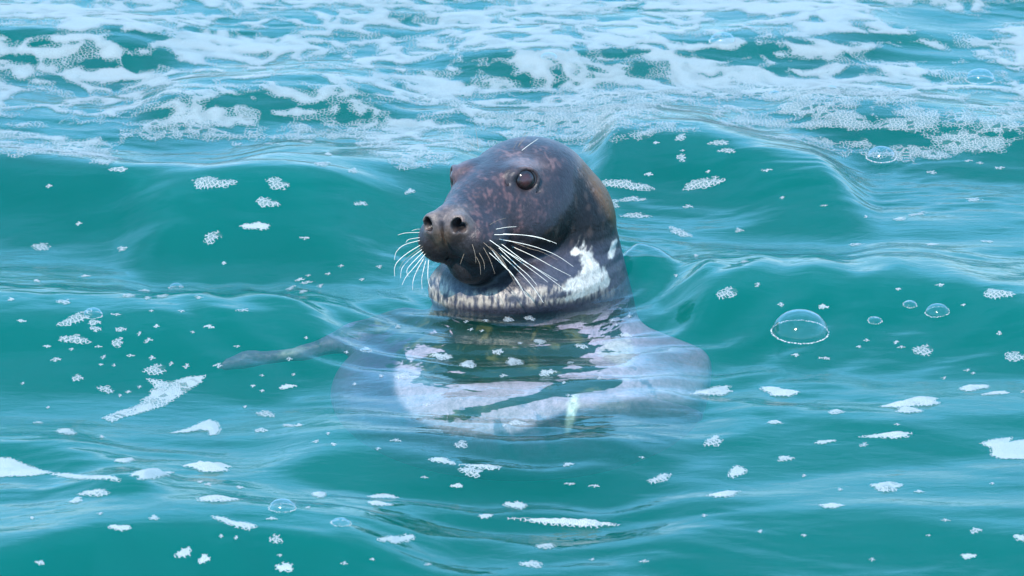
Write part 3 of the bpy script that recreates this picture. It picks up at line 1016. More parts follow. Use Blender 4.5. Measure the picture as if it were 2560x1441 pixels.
# open water inside the foam and thick foam, read off the photograph
for (cx, cy, rx, ry, ro, w) in [(60, 80, 90, 16, -2, .8), (330, 105, 46, 24, 0, .7), (410, 140, 40, 20, 0, .7), (300, 160, 80, 14, 0, .55), (120, 115, 60, 10, 3, .4),
                                (560, 62, 42, 14, 0, .6), (650, 85, 70, 12, 0, .5), (120, 190, 40, 12, 0, .4), (230, 270, 42, 14, 0, .5), (360, 290, 70, 18, 8, .6),
                                (560, 255, 60, 14, 8, .6), (680, 262, 60, 14, 0, .7), (200, 320, 90, 30, 0, .55), (430, 380, 150, 26, -2, .9), (40, 300, 60, 8, 0, .3),
                                (780, 300, 120, 12, 3, .5), (740, 190, 90, 10, 5, .45), (520, 190, 120, 8, 4, .35), (900, 130, 70, 12, 0, .4), (1060, 165, 60, 10, 0, .5),
                                (1220, 175, 60, 18, 0, .6), (1120, 300, 40, 14, 0, .5), (1210, 330, 60, 22, 0, .6), (1000, 270, 50, 9, 0, .4), (1300, 240, 70, 8, 0, .4),
                                (1560, 40, 40, 12, 0, .4), (1800, 35, 34, 12, 0, .6), (1830, 55, 40, 8, 0, .5), (2330, 55, 150, 30, -8, .8), (2520, 30, 60, 22, 0, .6),
                                (2180, 95, 110, 10, 0, .8), (1790, 138, 60, 14, 0, .6), (1900, 125, 60, 12, 0, .6), (2000, 165, 80, 9, 5, .6), (2280, 140, 160, 16, 0, .7),
                                (2420, 170, 110, 10, 0, .5), (1860, 160, 40, 8, 0, .4), (1850, 258, 110, 8, 0, .6), (1980, 300, 90, 12, 0, .7), (2180, 285, 40, 30, -30, .7),
                                (2060, 335, 220, 14, -3, .7), (2260, 350, 120, 14, -15, .7), (2320, 262, 90, 8, 0, .6), (2480, 250, 60, 12, 0, .6), (2440, 285, 60, 10, -10, .6),
                                (2370, 310, 30, 26, -40, .6), (2500, 340, 40, 8, 0, .5), (2340, 235, 60, 7, 0, .4), (1720, 290, 90, 26, -10, .6), (1580, 290, 40, 10, 0, .4),
                                (1960, 372, 90, 12, -8, .6), (2180, 376, 60, 7, 0, .4)]:
    dens -= w * 0.9 * pe(cx, cy, rx, ry, ro)
for (cx, cy, rx, ry, ro, w) in [(560, 110, 140, 40, 3, .35), (420, 345, 60, 16, 5, .5), (200, 375, 170, 16, 4, .45), (1850, 10, 240, 24, 0, .6), (1700, 170, 70, 30, 0, .3),
                                (1900, 215, 260, 28, -3, .45), (1420, 300, 190, 40, 8, .4), (1040, 400, 90, 20, -4, .4), (2100, 30, 180, 16, 0, .3), (1300, 90, 120, 30, 0, .2),
                                (2250, 270, 200, 20, -12, .2), (2050, 70, 60, 12, 0, .3), (2400, 360, 120, 22, 0, .3), (1100, 40, 140, 20, 0, .2), (640, 300, 160, 12, 8, .2),
                                (60, 25, 160, 10, 0, .4), (240, 45, 150, 12, 0, .3), (1600, 250, 120, 26, 0, .3)]:
    dens += w * 0.7 * pe(cx, cy, rx, ry, ro)
dens += 0.22 * pe(2150, 290, 480, 80, -6) + 0.16 * pe(1420, 290, 200, 50, 10) + 0.10 * pe(300, 330, 350, 50, 0)
dens *= sstep(-14, 10, sd_ + 16 * gnoise(FX / .03, FY / .05, 230))
dens = np.clip(dens, 0, 1.2)
opn = np.clip(0.15 + 0.75 * sstep(190, 300, fv) * sstep(1150, 1700, fu) + 0.35 * sstep(60, 10, sd_) + 0.25 * sstep(150, 320, fv) + 0.25 * gnoise(FX / .1, FY / .1, 240), 0, 1)
opn *= sstep(60, 200, fv)
lift = 0.0012 + 0.0016 * sstep(0.45, 0.9, dens) + 0.0007 * gnoise(FX / .012, FY / .012, 250) * sstep(.45, .7, dens)
V, F, dd, oo = foam_mesh('foam', FX, FY, dens, opn, lift, 0.25)
me = mesh_np('foam_sheet', V, F)
fattr(me, 'foam', dd); fattr(me, 'open', oo); fattr(me, 'thick', 0.5 * sstep(.6, 1.0, dd))
fo = add_obj('foam_sheet', me, M_FOAM)
fo['kind'] = 'stuff'; fo['category'] = 'foam'
fo['label'] = 'white lace of sea foam spread over the water behind the seal'


# ---- separate patches of foam
def poly_sd(X, Y, poly):
    """signed distance to polygon, positive inside"""
    d = np.full(X.shape, 1e9); ins = np.zeros(X.shape, bool)
    n = len(poly)
    for i in range(n):
        ax, ay = poly[i]; bx, by = poly[(i + 1) % n]
        ex, ey = bx - ax, by - ay
        tt = np.clip(((X - ax) * ex + (Y - ay) * ey) / (ex * ex + ey * ey + 1e-12), 0, 1)
        d = np.minimum(d, np.hypot(X - ax - tt * ex, Y - ay - tt * ey))
        cnd = ((ay > Y) != (by > Y)) & (X < (bx - ax) * (Y - ay) / (by - ay + 1e-12) + ax)
        ins ^= cnd
    return np.where(ins, d, -d)


def water_normal(x, y):
    e = 0.004
    return Vector((-(float(H(x + e, y)) - float(H(x - e, y))) / (2 * e), -(float(H(x, y + e)) - float(H(x, y - e))) / (2 * e), 1)).normalized()


def foam_patch(poly_px, openness, label, group=None, name='foam_patch', cat='foam patch', thick=0.0026, seed=0):
    pp = np.array(poly_px, float)
    G = hit(pp[:, 0], pp[:, 1])
    poly = G[:, :2]
    lo = poly.min(0) - 0.006; hi = poly.max(0) + 0.006
    st = max(0.0011, min(0.0022, (hi - lo).min() / 12))
    xs = np.arange(lo[0], hi[0] + st, st); ys = np.arange(lo[1], hi[1] + st * 1.3, st * 1.3)
    PX, PY = np.meshgrid(xs, ys, indexing='ij')
    s = poly_sd(PX, PY, poly)
    sc = min(0.005, 0.22 * (poly.max(0) - poly.min(0)).min())
    den = np.clip(0.5 + s / sc * 0.35, 0, 1) + 0.06 * gnoise(PX / .007 + seed, PY / .007, 300)
    lift = 0.0006 + thick * sstep(-0.2, 2.6, s / sc) * (1 + 0.25 * gnoise(PX / .006, PY / .006, 301 + seed))
    V_, F_, d_, o_ = foam_mesh('p', PX, PY, den, np.full(PX.shape, openness), lift, 0.30)
    if len(F_) == 0:
        return
    cen = V_.mean(0)
    me = mesh_np(name, V_ - cen, F_)
    fattr(me, 'foam', d_); fattr(me, 'open', o_); fattr(me, 'thick', np.full(len(d_), 1.0 - 0.5 * openness))
    o = add_obj(name, me, M_FOAM); o.location = cen
    o['label'] = label; o['category'] = cat
    if group: o['group'] = group
    return o


def blob(x, y, w, h, rot=0, seed=0, rough=0.16, taper=0.0):
    r_ = random.Random(seed * 131 + int(x * 7 + y))
    ph = [r_.uniform(0, 6.28) for _ in range(5)]
    co, si = math.cos(R(rot)), math.sin(R(rot))
    out = []
    n = 26
    for i in range(n):
        A = 2 * math.pi * i / n
        q = 1 + rough * (math.sin(2 * A + ph[0]) * .6 + math.sin(3 * A + ph[1]) * .7 + math.sin(5 * A + ph[2]) * .5 + math.sin(7 * A + ph[3]) * .3)
        ex = q * w / 2 * math.cos(A); ey = q * h / 2 * math.sin(A) * (1 + taper * math.cos(A))
        out.append((x + co * ex + si * ey, y - si * ex + co * ey))
    return out


S_SHARE = 'tiny white fleck of foam drifting on the open water around the seal'
G_LONE = 'foam patches drifting on the open water'
# x, y, width, height, rotation (rising to the right > 0), openness, taper, label
PATCHES = [
    (532, 459, 126, 25, 0, .95, 0, 'long oval honeycomb foam patch under the left end of the foam edge'),
    (694, 461, 58, 26, -10, .95, 0, 'tilted honeycomb foam oval just right of the longest oval patch'),
    (668, 508, 62, 21, -4, .75, 0, 'middle foam oval of three stacked left of the seal eyes'),
    (641, 567, 70, 20, 0, .25, 0, 'dense white foam oval level with the nostrils, left of the seal'),
    (531, 595, 42, 27, 25, .8, 0, 'small foam clump rising to the right beside the dense white oval'),
    (103, 618, 42, 19, -5, .8, 0, 'lone foam oval near the left edge on the dark green slope'),
    (297, 425, 46, 12, -3, .6, 0, 'flat foam sliver lying on the crest at upper left'),
    (806, 411, 36, 12, 0, .7, 0, 'small foam oval just below the foam edge left of the head top'),
    (1762, 459, 112, 23, 12, .85, -.4, 'long foam sliver rising right on the dark water right of the seal head'),
    (1798, 358, 46, 14, 5, .8, 0, 'upper of two small foam ovals below the foam at right of the head'),
    (1817, 378, 38, 12, 0, .8, 0, 'lower of two small foam ovals below the foam at right of the head'),
    (1704, 396, 19, 22, 20, .9, 0, 'upright little foam ring on the dark slope right of the head'),
    (1702, 345, 28, 14, 15, .7, 0, 'foam fleck under the foam edge above the upright ring'),
    (1560, 463, 126, 24, -8, .85, .3, 'foam wedge touching the back of the seal head at eye height'),
    (1582, 499, 66, 11, 0, .8, 0, 'thin foam strip right behind the seal head below the wedge'),
    (1590, 540, 68, 13, 2, .8, 0, 'foam strip behind the neck above the curling water lip'),
    (1532, 512, 30, 34, -40, .8, 0, 'short foam tongue hugging the back of the head'),
    (1700, 582, 60, 16, -18, .7, 0, 'foam sliver on the right shoulder of the curling water lip'),
    (1818, 734, 46, 28, 18, .9, 0, 'foam ring with a dark centre between the neck and the large bubble'),
    (2495, 736, 80, 22, -4, .6, 0, 'foam patch with a brown tip near the right edge above the middle'),
    (2308, 877, 54, 24, 4, .9, 0, 'rounded foam clump right of and below the large bubble'),
    (2538, 893, 56, 22, 3, .9, 0, 'foam clump cut by the right edge level with the rounded clump'),
    (1782, 980, 112, 20, 5, .3, .3, 'long white foam strip beside the right flipper'),
    (1950, 981, 86, 24, -5, .1, -.2, 'smooth white foam lozenge below the large bubble'),
    (2434, 971, 72, 16, 4, .3, 0, 'white foam strip above a thinner strip near the right edge'),
    (2490, 984, 64, 9, 6, .3, 0, 'thin foam strip below a thicker strip near the right edge'),
    (2280, 1010, 140, 20, 5, .3, .4, 'upper lobe of the forked foam patch at lower right'),
    (2272, 1027, 70, 14, 0, .3, 0, 'lower lobe of the forked foam patch at lower right'),
    (2090, 1031, 38, 11, 0, .4, 0, 'small white foam cap between the lozenge and the forked patch'),
    (1937, 1057, 34, 10, 0, .4, 0, 'small white foam oval below the white lozenge'),
    (1784, 1105, 40, 28, 10, .5, 0, 'round soft foam puff below the tip of the right flipper'),
    (2220, 1090, 130, 14, 4, .3, .3, 'long thin foam streak left of the big patch at the right edge'),
    (2062, 1106, 52, 9, 5, .3, 0, 'faint foam streak beside the sparkling droplets'),
    (1842, 1181, 52, 24, 22, .2, 0, 'white foam oval rising right below the round puff'),
    (1963, 1148, 38, 14, 8, .4, 0, 'small foam cap right of and above the rising white oval'),
    (1810, 1237, 84, 14, 8, .2, 0, 'long white foam sliver right of the dark reflections'),
    (1650, 1198, 62, 17, 15, .4, 0, 'foam strip at the right end of the dark green reflections'),
    (2216, 1218, 74, 26, -3, .4, 0, 'broad foam oval alone in the lower right water'),
    (2078, 1266, 56, 12, 4, .2, 0, 'slim white foam oval left of and below the broad lone oval'),
    (190, 798, 78, 26, 22, .85, 0, 'lumpy foam raft carrying the bubble at left'),
    (237, 808, 32, 13, 5, .7, 0, 'foam fleck touching the underside of the lumpy raft'),
    (240, 824, 28, 13, 0, .8, 0, 'second foam fleck below the lumpy raft'),
    (187, 850, 74, 22, -6, .85, 0, 'oval ring of foam with a green middle below the lumpy raft'),
    (294, 858, 32, 20, 22, .85, 0, 'tilted foam clump right of the oval foam ring'),
    (302, 825, 25, 12, 0, .8, 0, 'small foam oval right of the two flecks below the raft'),
    (194, 946, 24, 18, 10, .8, 0, 'round foam clump left of the long ragged trail'),
    (265, 975, 36, 18, -18, .8, 0, 'three cornered foam clump left of the ragged trail'),
    (388, 926, 56, 24, 8, .7, 0, 'foam cap sitting just above the ragged trail'),
    (140, 900, 26, 10, 0, .7, 0, 'small foam oval at left between ring and round clump'),
    (166, 1080, 46, 16, -5, .3, 0, 'white foam lump at lower left, below the ragged trail'),
    (718, 968, 38, 12, 5, .1, 0, 'bright white foam comma right of the thin dark flipper'),
    (665, 1036, 40, 16, -10, .7, 0, 'foam clump under the bright white comma'),
    (652, 1077, 28, 12, 0, .5, 0, 'small foam oval below the foam clump left of the body'),
    (724, 1065, 32, 7, -2, .5, 0, 'thin foam dash left of the lower body'),
    (312, 1152, 48, 13, 2, .1, 0, 'smooth white foam oval above the pair of long white patches'),
    (378, 1188, 112, 20, 3, .15, -.3, 'left of the pair of long white foam patches at lower left'),
    (522, 1170, 124, 20, -2, .15, 0, 'right of the pair of long white foam patches, with a notch'),
    (235, 1234, 86, 15, 2, .4, .2, 'foam strip on the dark streak at lower left'),
    (190, 1252, 36, 12, 18, .3, 0, 'little foam dash under the foam strip at lower left'),
    (300, 1321, 58, 15, 0, .3, 0, 'foam oval on the crest of the near dark wave'),
    (540, 1250, 110, 11, -2, .3, 0, 'blurred foam streak in the lower left above the dark wave'),
    (560, 1302, 56, 14, -24, .3, 0, 'foam streak slanting down onto the near wave crest'),
    (604, 1314, 72, 19, -12, .3, 0, 'foam lump on the near wave crest left of the bubble clump'),
    (460, 1384, 46, 22, 12, .25, 0, 'left of two soft foam balls on the near dark wave'),
    (511, 1399, 32, 20, 5, .15, 0, 'right of two soft foam balls on the near dark wave'),
    (100, 1409, 24, 13, 0, .4, 0, 'faint foam ball at the lower left corner'),
    (712, 1420, 44, 24, -5, .05, 0, 'bright white foam ball at the bottom edge'),
    (690, 1350, 30, 22, 5, .8, 0, 'faint foam ball under the near wave crest'),
    (798, 1238, 42, 13, 0, .1, 0, 'white foam oval left of the two stacked strips'),
    (958, 1242, 84, 10, 0, .3, 0, 'upper of two stacked foam strips below the dark reflections'),
    (948, 1261, 64, 10, -3, .3, 0, 'lower of two stacked foam strips below the dark reflections'),
    (993, 1349, 86, 21, 4, .1, 0, 'thick white foam oval on the lowest dark reflection'),
    (1290, 1264, 52, 20, -5, .2, 0, 'white foam lump below the broad dark reflections'),
    (1410, 1308, 250, 16, -3, .3, .3, 'long foam streak near the bottom below the dark reflections'),
    (1213, 1292, 40, 11, 0, .3, 0, 'small foam oval above the left tip of the long streak'),
    (1365, 1367, 52, 12, 0, .4, 0, 'soft foam oval under the long streak'),
    (1330, 1412, 50, 18, 0, .4, 0, 'soft foam ball at the bottom centre'),
    (1178, 1181, 54, 24, -5, .5, 0, 'foam clump in the middle of the dark green reflections'),
    (1105, 1153, 58, 16, -12, .3, 0, 'foam lump at the upper left end of the dark green reflections'),
    (1200, 1168, 130, 9, -5, .4, .4, 'thin foam tail along the dark green reflections'),
    (1142, 1216, 36, 10, 5, .3, 0, 'small foam dash between the dark green reflections'),
    (1153, 1113, 34, 17, 0, .8, 0, 'foam clump above the dark green reflections at the belly edge'),
    (1290, 1058, 32, 14, 0, .4, 0, 'small foam clump over the lower belly'),
    (1105, 892, 52, 17, -3, .4, 0, 'foam oval at the left rim of the dark reflection painted on the chest'),
    (1170, 912, 42, 18, 5, .3, 0, 'foam oval low in the dark reflection painted on the chest, left of two'),
    (1285, 906, 42, 20, 4, .4, 0, 'foam cap low in the dark reflection painted on the chest, right of two'),
    (1368, 933, 40, 16, 4, .4, 0, 'foam oval under the right end of the dark reflection painted on the chest'),
    (1350, 856, 28, 14, 0, .5, 0, 'foam fleck high in the right half of the painted chest reflection'),
    (1245, 881, 26, 14, 0, .5, 0, 'foam fleck in the middle of the dark reflection painted on the chest'),
    (1270, 800, 26, 13, 5, .7, 0, 'left of two bubbly flecks just below the chin'),
    (1324, 797, 30, 10, -8, .7, 0, 'right of two bubbly flecks just below the chin'),
    (1008, 941, 38, 16, 5, .5, 0, 'foam clump on the left rim of the pale chest'),
    (1455, 868, 32, 11, -10, .6, 0, 'foam fleck right of the dark reflection painted on the chest'),
    (1565, 839, 32, 12, -5, .5, 0, 'foam fleck above the cream spot on the right shoulder'),
    (2440, 1328, 26, 15, 0, .5, 0, 'small foam clump in the lower right corner water'),
    (2422, 1392, 36, 15, 0, .3, 0, 'white foam oval near the lower right corner'),
    (2552, 1346, 30, 18, 0, .3, 0, 'foam lump cut by the right edge near the bottom'),
]
POLYS = [
    ([(512, 940), (503, 958), (475, 974), (445, 994), (405, 1018), (345, 1036), (305, 1046), (280, 1057), (256, 1046), (300, 1028), (340, 1016), (362, 1002),
      (352, 1002), (376, 988), (374, 982), (388, 966), (368, 948), (398, 952), (430, 956), (470, 943)], .45, 'ragged arrow shaped foam trail at the end of the thin dark flipper'),
    ([(426, 1084), (470, 1072), (500, 1058), (525, 1050), (545, 1058), (551, 1075), (542, 1088), (524, 1090), (520, 1078), (500, 1075), (470, 1082)], .25,
     'hook shaped white foam patch at lower left'),
    ([(-40, 1140), (30, 1147), (70, 1165), (128, 1183), (90, 1190), (30, 1192), (-40, 1206)], .15, 'white foam wedge entering from the left edge'),
    ([(120, 1184), (170, 1184), (220, 1190), (300, 1200), (300, 1205), (220, 1200), (160, 1194)], .2, 'thin foam line trailing from the wedge at the left edge'),
    ([(2452, 1110), (2480, 1100), (2530, 1094), (2524, 1106), (2560, 1100), (2620, 1104), (2620, 1146), (2560, 1149), (2500, 1148), (2478, 1140), (2478, 1122)], .15,
     'large ragged white foam patch cut by the right edge'),
]
for i, (x, y, w, h, ro, op, tp, lb) in enumerate(PATCHES):
    foam_patch(blob(x, y, w * .95, h * .92, ro, i, taper=tp, rough=.2), op, lb, G_LONE, seed=i, thick=0.0018 + 0.00003 * w)
for i, (pl, op, lb) in enumerate(POLYS):
    foam_patch(pl, op, lb, G_LONE, seed=200 + i)
FLECKS = [(122, 467, 20, 9, 20), (305, 623, 26, 11, 0), (883, 428, 28, 12, 0), (903, 510, 34, 11, 0), (1025, 480, 26, 13, 0), (197, 560, 18, 9, 0), (762, 596, 26, 8, 0),
          (820, 386, 22, 7, 0), (1720, 517, 30, 8, 0), (1916, 427, 24, 8, 0), (1622, 437, 26, 8, 5), (1848, 577, 26, 9, 0), (1894, 713, 18, 10, 0), (2058, 768, 24, 14, -14),
          (1952, 763, 18, 10, 0), (1990, 889, 20, 8, 0), (2062, 897, 32, 8, 0), (2350, 714, 22, 9, 0), (2245, 724, 14, 8, 0), (2166, 852, 14, 8, 0), (2240, 857, 16, 8, 0),
          (2252, 869, 18, 8, 0), (2148, 868, 12, 8, 0), (2498, 835, 18, 9, 0), (2408, 764, 12, 6, 0), (2418, 927, 16, 7, 0), (2432, 934, 12, 5, 0), (2360, 946, 14, 6, 0),
          (2160, 1113, 24, 10, 0), (2298, 1230, 22, 8, 0), (2363, 1302, 20, 8, 0), (2242, 1063, 16, 6, 0), (53, 804, 22, 9, 0), (160, 756, 32, 13, 0), (322, 740, 38, 9, 3),
          (28, 750, 22, 7, 0), (92, 703, 18, 7, 0), (214, 691, 22, 6, 0), (369, 746, 22, 7, 0), (362, 727, 28, 6, 0), (407, 741, 34, 7, 5), (370, 852, 20, 12, 12), (348, 836, 8, 10, 0),
          (375, 985, 1, 1, 0), (258, 894, 14, 9, 15), (325, 890, 18, 9, 0), (380, 896, 20, 9, 8), (428, 910, 7, 10, 0), (466, 917, 18, 12, 0), (245, 868, 18, 7, 0), (118, 867, 20, 8, 0),
          (178, 874, 12, 7, 0), (96, 1057, 20, 7, 0), (255, 1093, 14, 7, 0), (300, 990, 12, 7, 0), (348, 968, 14, 6, 0), (320, 981, 16, 7, 0), (252, 913, 12, 6, 0), (284, 915, 12, 5, 0),
          (291, 788, 22, 8, 0), (378, 779, 12, 6, 0), (454, 779, 18, 6, 0), (497, 745, 20, 7, 0), (608, 777, 30, 9, 0), (523, 818, 28, 10, 0), (391, 817, 16, 8, 0), (481, 832, 10, 6, 0),
          (593, 867, 16, 7, 0), (545, 915, 26, 10, 0), (723, 899, 18, 8, 0), (733, 937, 12, 6, 0), (632, 966, 8, 8, 0), (655, 978, 14, 6, 0), (765, 846, 12, 5, 0), (654, 940, 10, 6, 0),
          (748, 1064, 20, 7, 0), (750, 700, 26, 7, 5), (767, 707, 34, 7, 5), (727, 721, 26, 8, 18), (757, 730, 18, 8, 15), (800, 716, 18, 8, 10), (770, 690, 12, 5, 0), (820, 686, 14, 6, 0),
          (852, 666, 18, 6, 0), (948, 668, 20, 7, 0), (905, 700, 16, 5, 0), (560, 659, 16, 7, 0), (995, 818, 18, 8, 0), (916, 874, 26, 9, 0), (866, 882, 10, 6, 0), (953, 941, 16, 7, 0),
          (886, 962, 14, 6, 0), (820, 1085, 12, 6, 0), (990, 1102, 24, 9, 0), (790, 1105, 18, 8, 0), (945, 1123, 18, 6, 0), (834, 1112, 16, 8, 0), (1066, 1013, 18, 7, 5), (1150, 1000, 10, 5, 0),
          (1260, 1065, 12, 5, 0), (1300, 860, 12, 8, 0), (1204, 828, 12, 6, 0), (1165, 806, 12, 7, 0), (1177, 825, 14, 7, 0), (1540, 814, 12, 5, 0), (1530, 802, 18, 6, 0), (1573, 792, 12, 5, 0),
          (1500, 946, 16, 7, 0), (1425, 908, 16, 7, 0), (1410, 958, 12, 5, 0), (1258, 940, 20, 8, 0), (1214, 803, 16, 8, 0), (1420, 990, 16, 5, 0), (1605, 1145, 14, 6, 0), (1420, 1162, 28, 10, 0),
          (1424, 1211, 26, 7, 0), (1487, 1216, 28, 8, 5), (1060, 1195, 20, 6, 0), (1690, 690, 10, 5, 0), (1955, 495, 16, 6, 0), (2165, 543, 12, 5, 0), (2060, 515, 18, 6, 0), (2330, 432, 26, 8, 0),
          (2435, 500, 38, 9, 0), (2420, 403, 20, 6, 0), (2250, 548, 36, 8, 8), (2296, 536, 44, 9, 10), (2140, 612, 40, 6, 3), (2470, 605, 30, 6, 0), (2500, 421, 26, 7, 0), (2450, 409, 18, 5, 0),
          (2330, 612, 26, 5, 0), (1740, 640, 14, 5, 0), (1860, 655, 20, 5, 0), (1640, 358, 16, 7, 0), (1706, 378, 10, 5, 0), (1770, 430, 12, 7, 0), (120, 1020, 12, 6, 0), (56, 960, 10, 6, 0),
          (612, 1018, 12, 6, 0), (600, 1220, 24, 7, 0), (520, 1212, 26, 7, 0), (80, 1296, 14, 6, 0), (385, 1296, 28, 12, 5), (500, 1206, 14, 5, 0), (250, 1285, 18, 6, 0), (700, 1390, 10, 7, 0),
          (770, 1270, 14, 7, 0), (680, 1298, 24, 9, 0), (590, 1346, 10, 9, 0), (552, 1342, 12, 8, 0), (2560, 980, 20, 6, 0), (2100, 1225, 16, 6, 0), (2010, 1190, 14, 6, 0), (2480, 1210, 14, 6, 0),
          (2320, 1340, 12, 6, 0), (2180, 1400, 18, 8, 0), (2010, 1340, 14, 7, 0), (1900, 1330, 16, 7, 0), (1760, 1290, 18, 7, 0), (1610, 1405, 22, 9, 0), (1480, 1400, 14, 6, 0), (860, 1410, 18, 8, 0),
          (1070, 1412, 18, 7, 0), (930, 1400, 12, 6, 0)]
MARKS = [(532, 459, 'long honeycomb foam oval'), (668, 508, 'middle of three stacked foam ovals'), (641, 567, 'dense white foam oval'), (531, 595, 'small rising foam clump'),
         (103, 618, 'lone foam oval near the left edge'), (190, 798, 'lumpy foam raft'), (187, 850, 'oval foam ring'), (294, 858, 'tilted foam clump'), (194, 946, 'round foam clump'),
         (388, 926, 'foam cap over the ragged trail'), (430, 990, 'ragged arrow shaped foam trail'), (490, 1070, 'hook shaped foam patch'), (166, 1080, 'white foam lump at lower left'),
         (378, 1188, 'left one of two long white patches'), (522, 1170, 'right one of two long white patches'), (235, 1234, 'foam strip on the dark streak'),
         (604, 1314, 'foam lump on the near wave crest'), (485, 1390, 'pair of soft foam balls'), (706, 1270, 'bubble in froth near the bottom'), (853, 1308, 'green bubble near the bottom'),
         (993, 1349, 'thick white foam oval'), (1410, 1308, 'long foam streak near the bottom'), (1178, 1181, 'foam clump in the green reflections'), (665, 1036, 'clump under the white foam comma'),
         (718, 968, 'bright white foam comma'), (1105, 892, 'foam oval at the painted reflection rim'), (1228, 909, 'two foam caps in the painted reflection'), (1300, 798, 'two bubbly flecks below the chin'),
         (1290, 1058, 'foam clump over the belly'), (2000, 818, 'large lone bubble'), (2343, 778, 'second largest lone bubble'), (2187, 802, 'small flat bubble'), (2308, 877, 'rounded foam clump'),
         (2495, 736, 'brown tipped foam patch'), (1818, 734, 'foam ring with a dark centre'), (1950, 981, 'smooth white foam lozenge'), (2280, 1015, 'forked foam patch'),
         (2434, 971, 'foam strips at the right edge'), (2216, 1218, 'broad lone foam oval'), (1842, 1181, 'rising white foam oval'), (1762, 459, 'long foam sliver right of the head'),
         (1808, 368, 'two foam ovals under the foam edge'), (1632, 590, 'curling lip of water'), (2203, 394, 'froth ringed bubble'), (440, 719, 'small bubble left of the whiskers'),
         (2422, 1392, 'white oval at the lower right corner'), (1110, 570, 'nostrils of the seal'), (1010, 650, 'whiskers on the left'), (1330, 1412, 'soft foam ball at the bottom centre'),
         (728, 880, 'thin dark flipper'), (1600, 1045, 'right flipper'), (2120, 440, 'wavy streak below the right foam edge'), (1782, 980, 'long strip beside the right flipper')]
DIRS = ['right of', 'above and right of', 'above', 'above and left of', 'left of', 'below and left of', 'below', 'below and right of']
used = set()
for i, (x, y, w, h, ro) in enumerate(FLECKS):
    if w < 4: continue
    label = None
    for dist, mx, my, nm in sorted((math.hypot(x - mx, (y - my) * 1.6), mx, my, nm) for mx, my, nm in MARKS):
        k = int(round(math.degrees(math.atan2(my - y, x - mx)) / 45)) % 8
        how = 'just ' if dist < 70 else '' if dist < 180 else 'well '
        cand = f'tiny foam fleck {how}{DIRS[k]} the {nm}'
        if cand not in used:
            label = cand; used.add(cand); break
    foam_patch(blob(x, y, max(w * 0.85, 10), max(h * 0.85, 5), ro, i + 500, rough=.32), random.choice((.4, .7, .7, .9)),
               label, 'tiny foam flecks on the open water', 'foam_fleck', 'foam fleck', 0.0014, 400 + i)

# ---- bubbles: thin domes with a rim of fine froth
t = NT('bubble_film')
gl = t.n('ShaderNodeBsdfGlossy'); gl.inputs['Roughness'].default_value = 0.06
tr = t.n('ShaderNodeBsdfTransparent'); tr.inputs[0].default_value = (0.97, 0.99, 0.99, 1)
t.l(t.mix(t.schlick(None, 0.05, 2.6), tr.outputs[0], gl.outputs[0]), t.out.inputs[0])
M_FILM = t.m
t = NT('bubble_froth')
p = t.n('ShaderNodeBsdfPrincipled'); p.inputs['Base Color'].default_value = (0.8, 0.86, 0.88, 1); p.inputs['Roughness'].default_value = 0.2
tr = t.n('ShaderNodeBsdfTransparent')
t.l(t.mix(0.6, tr.outputs[0], p.outputs[0]), t.out.inputs[0])
M_FROTH = t.m


def dome_mesh(r, hgt, seg=48, rings=14):
    V_, F_ = [], []
    for i in range(rings + 1):
        th = math.pi / 2 * i / rings
        for j in range(seg):
            ph = 2 * math.pi * j / seg
            wob = 1 + 0.02 * math.sin(2 * ph + 1)
            V_.append((r * wob * math.sin(th), 0, 0)); V_[-1] = (r * wob * math.sin(th) * math.cos(ph), r * wob * math.sin(th) * math.sin(ph), hgt * math.cos(th))
    for i in range(rings):
        for j in range(seg):
            j2 = (j + 1) % seg
            F_.append((i * seg + j, (i + 1) * seg + j, (i + 1) * seg + j2, i * seg + j2))
    return mesh_np('dome', V_, F_)


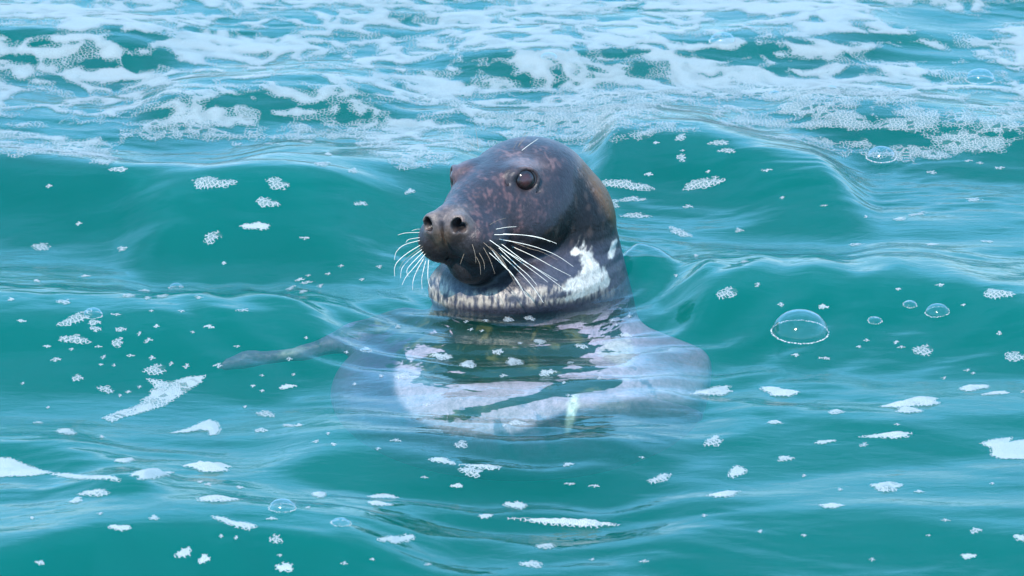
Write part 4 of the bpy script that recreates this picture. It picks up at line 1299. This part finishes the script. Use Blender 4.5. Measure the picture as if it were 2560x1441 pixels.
def froth_ring(r, seed):
    """beads of tiny bubbles round the foot of a dome, joined into one rim"""
    r_ = random.Random(seed)
    V_, F_ = [], []
    n = int(2 * math.pi * r / 0.0016)
    for i in range(n):
        A = 2 * math.pi * (i + r_.uniform(-.4, .4)) / n
        br = r_.uniform(0.0005, 0.0013) * (1.0 if r > .02 else .7)
        cx, cy_, cz = (r + r_.uniform(-.0006, .0012)) * math.cos(A), (r + r_.uniform(-.0006, .0012)) * math.sin(A), r_.uniform(0, .0008)
        b0 = len(V_)
        for (ux, uy, uz) in ((1, 0, 0), (0, 1, 0), (-1, 0, 0), (0, -1, 0), (0, 0, 1), (0, 0, -1)):
            V_.append((cx + ux * br, cy_ + uy * br, cz + uz * br))
        for q in ((0, 1, 4), (1, 2, 4), (2, 3, 4), (3, 0, 4), (1, 0, 5), (2, 1, 5), (3, 2, 5), (0, 3, 5)):
            F_.append(tuple(b0 + v for v in q))
    return mesh_np('froth_rim', V_, F_)


BUB = [  # px of the foot centre, half width px, height ratio, label
    (2000, 830, 70, .80, 'large clear round bubble standing alone right of the seal'),
    (2343, 780, 29, .72, 'second largest clear bubble near the right edge'),
    (2275, 762, 17, .65, 'small clear bubble between the large bubble and the right edge one'),
    (2187, 802, 17, .55, 'small flat bubble just right of the large bubble'),
    (2203, 394, 36, .80, 'clear bubble in the lower foam edge at right, ringed with froth'),
    (2450, 200, 36, .80, 'large pale bubble in the foam near the upper right edge'),
    (1806, 104, 32, .75, 'pale bubble high in the foam above and right of the seal'),
    (1372, 146, 22, .70, 'small bubble in the foam straight above the seal head'),
    (232, 788, 24, .80, 'clear bubble riding the lumpy foam raft at left'),
    (440, 719, 17, .75, 'small clear bubble left of the whiskers'),
    (1936, 236, 16, .6, 'small bubble in the honeycomb foam at upper right'),
    (2080, 222, 14, .6, 'second small bubble in the honeycomb foam at upper right'),
    (706, 1270, 34, .7, 'bubble in froth near the bottom left of the reflections'),
    (853, 1308, 24, .6, 'green bubble right of the froth bubble near the bottom'),
    (915, 876, 13, .5, 'tiny bubble inside ripple rings left of the chest'),
]
for i, (x, y, r, hr, lb) in enumerate(BUB):
    g = hit(np.array(float(x)), np.array(float(y)))
    rad = r * np.linalg.norm(g - CAMP) * KP
    e = bpy.data.objects.new('bubble', None); COL.objects.link(e)
    e.empty_display_size = 0.01
    nrm = water_normal(g[0], g[1])
    nrm = (nrm + Vector((0, 0, 1))).normalized()
    e.location = Vector(g) - nrm * 0.0005
    e.rotation_euler = nrm.to_track_quat('Z', 'Y').to_euler()
    e['label'] = lb; e['category'] = 'bubble'; e['group'] = 'clear bubbles floating on the sea'
    add_obj('dome', dome_mesh(rad, rad * hr), M_FILM, e)
    add_obj('froth_rim', froth_ring(rad, i), M_FROTH, e)
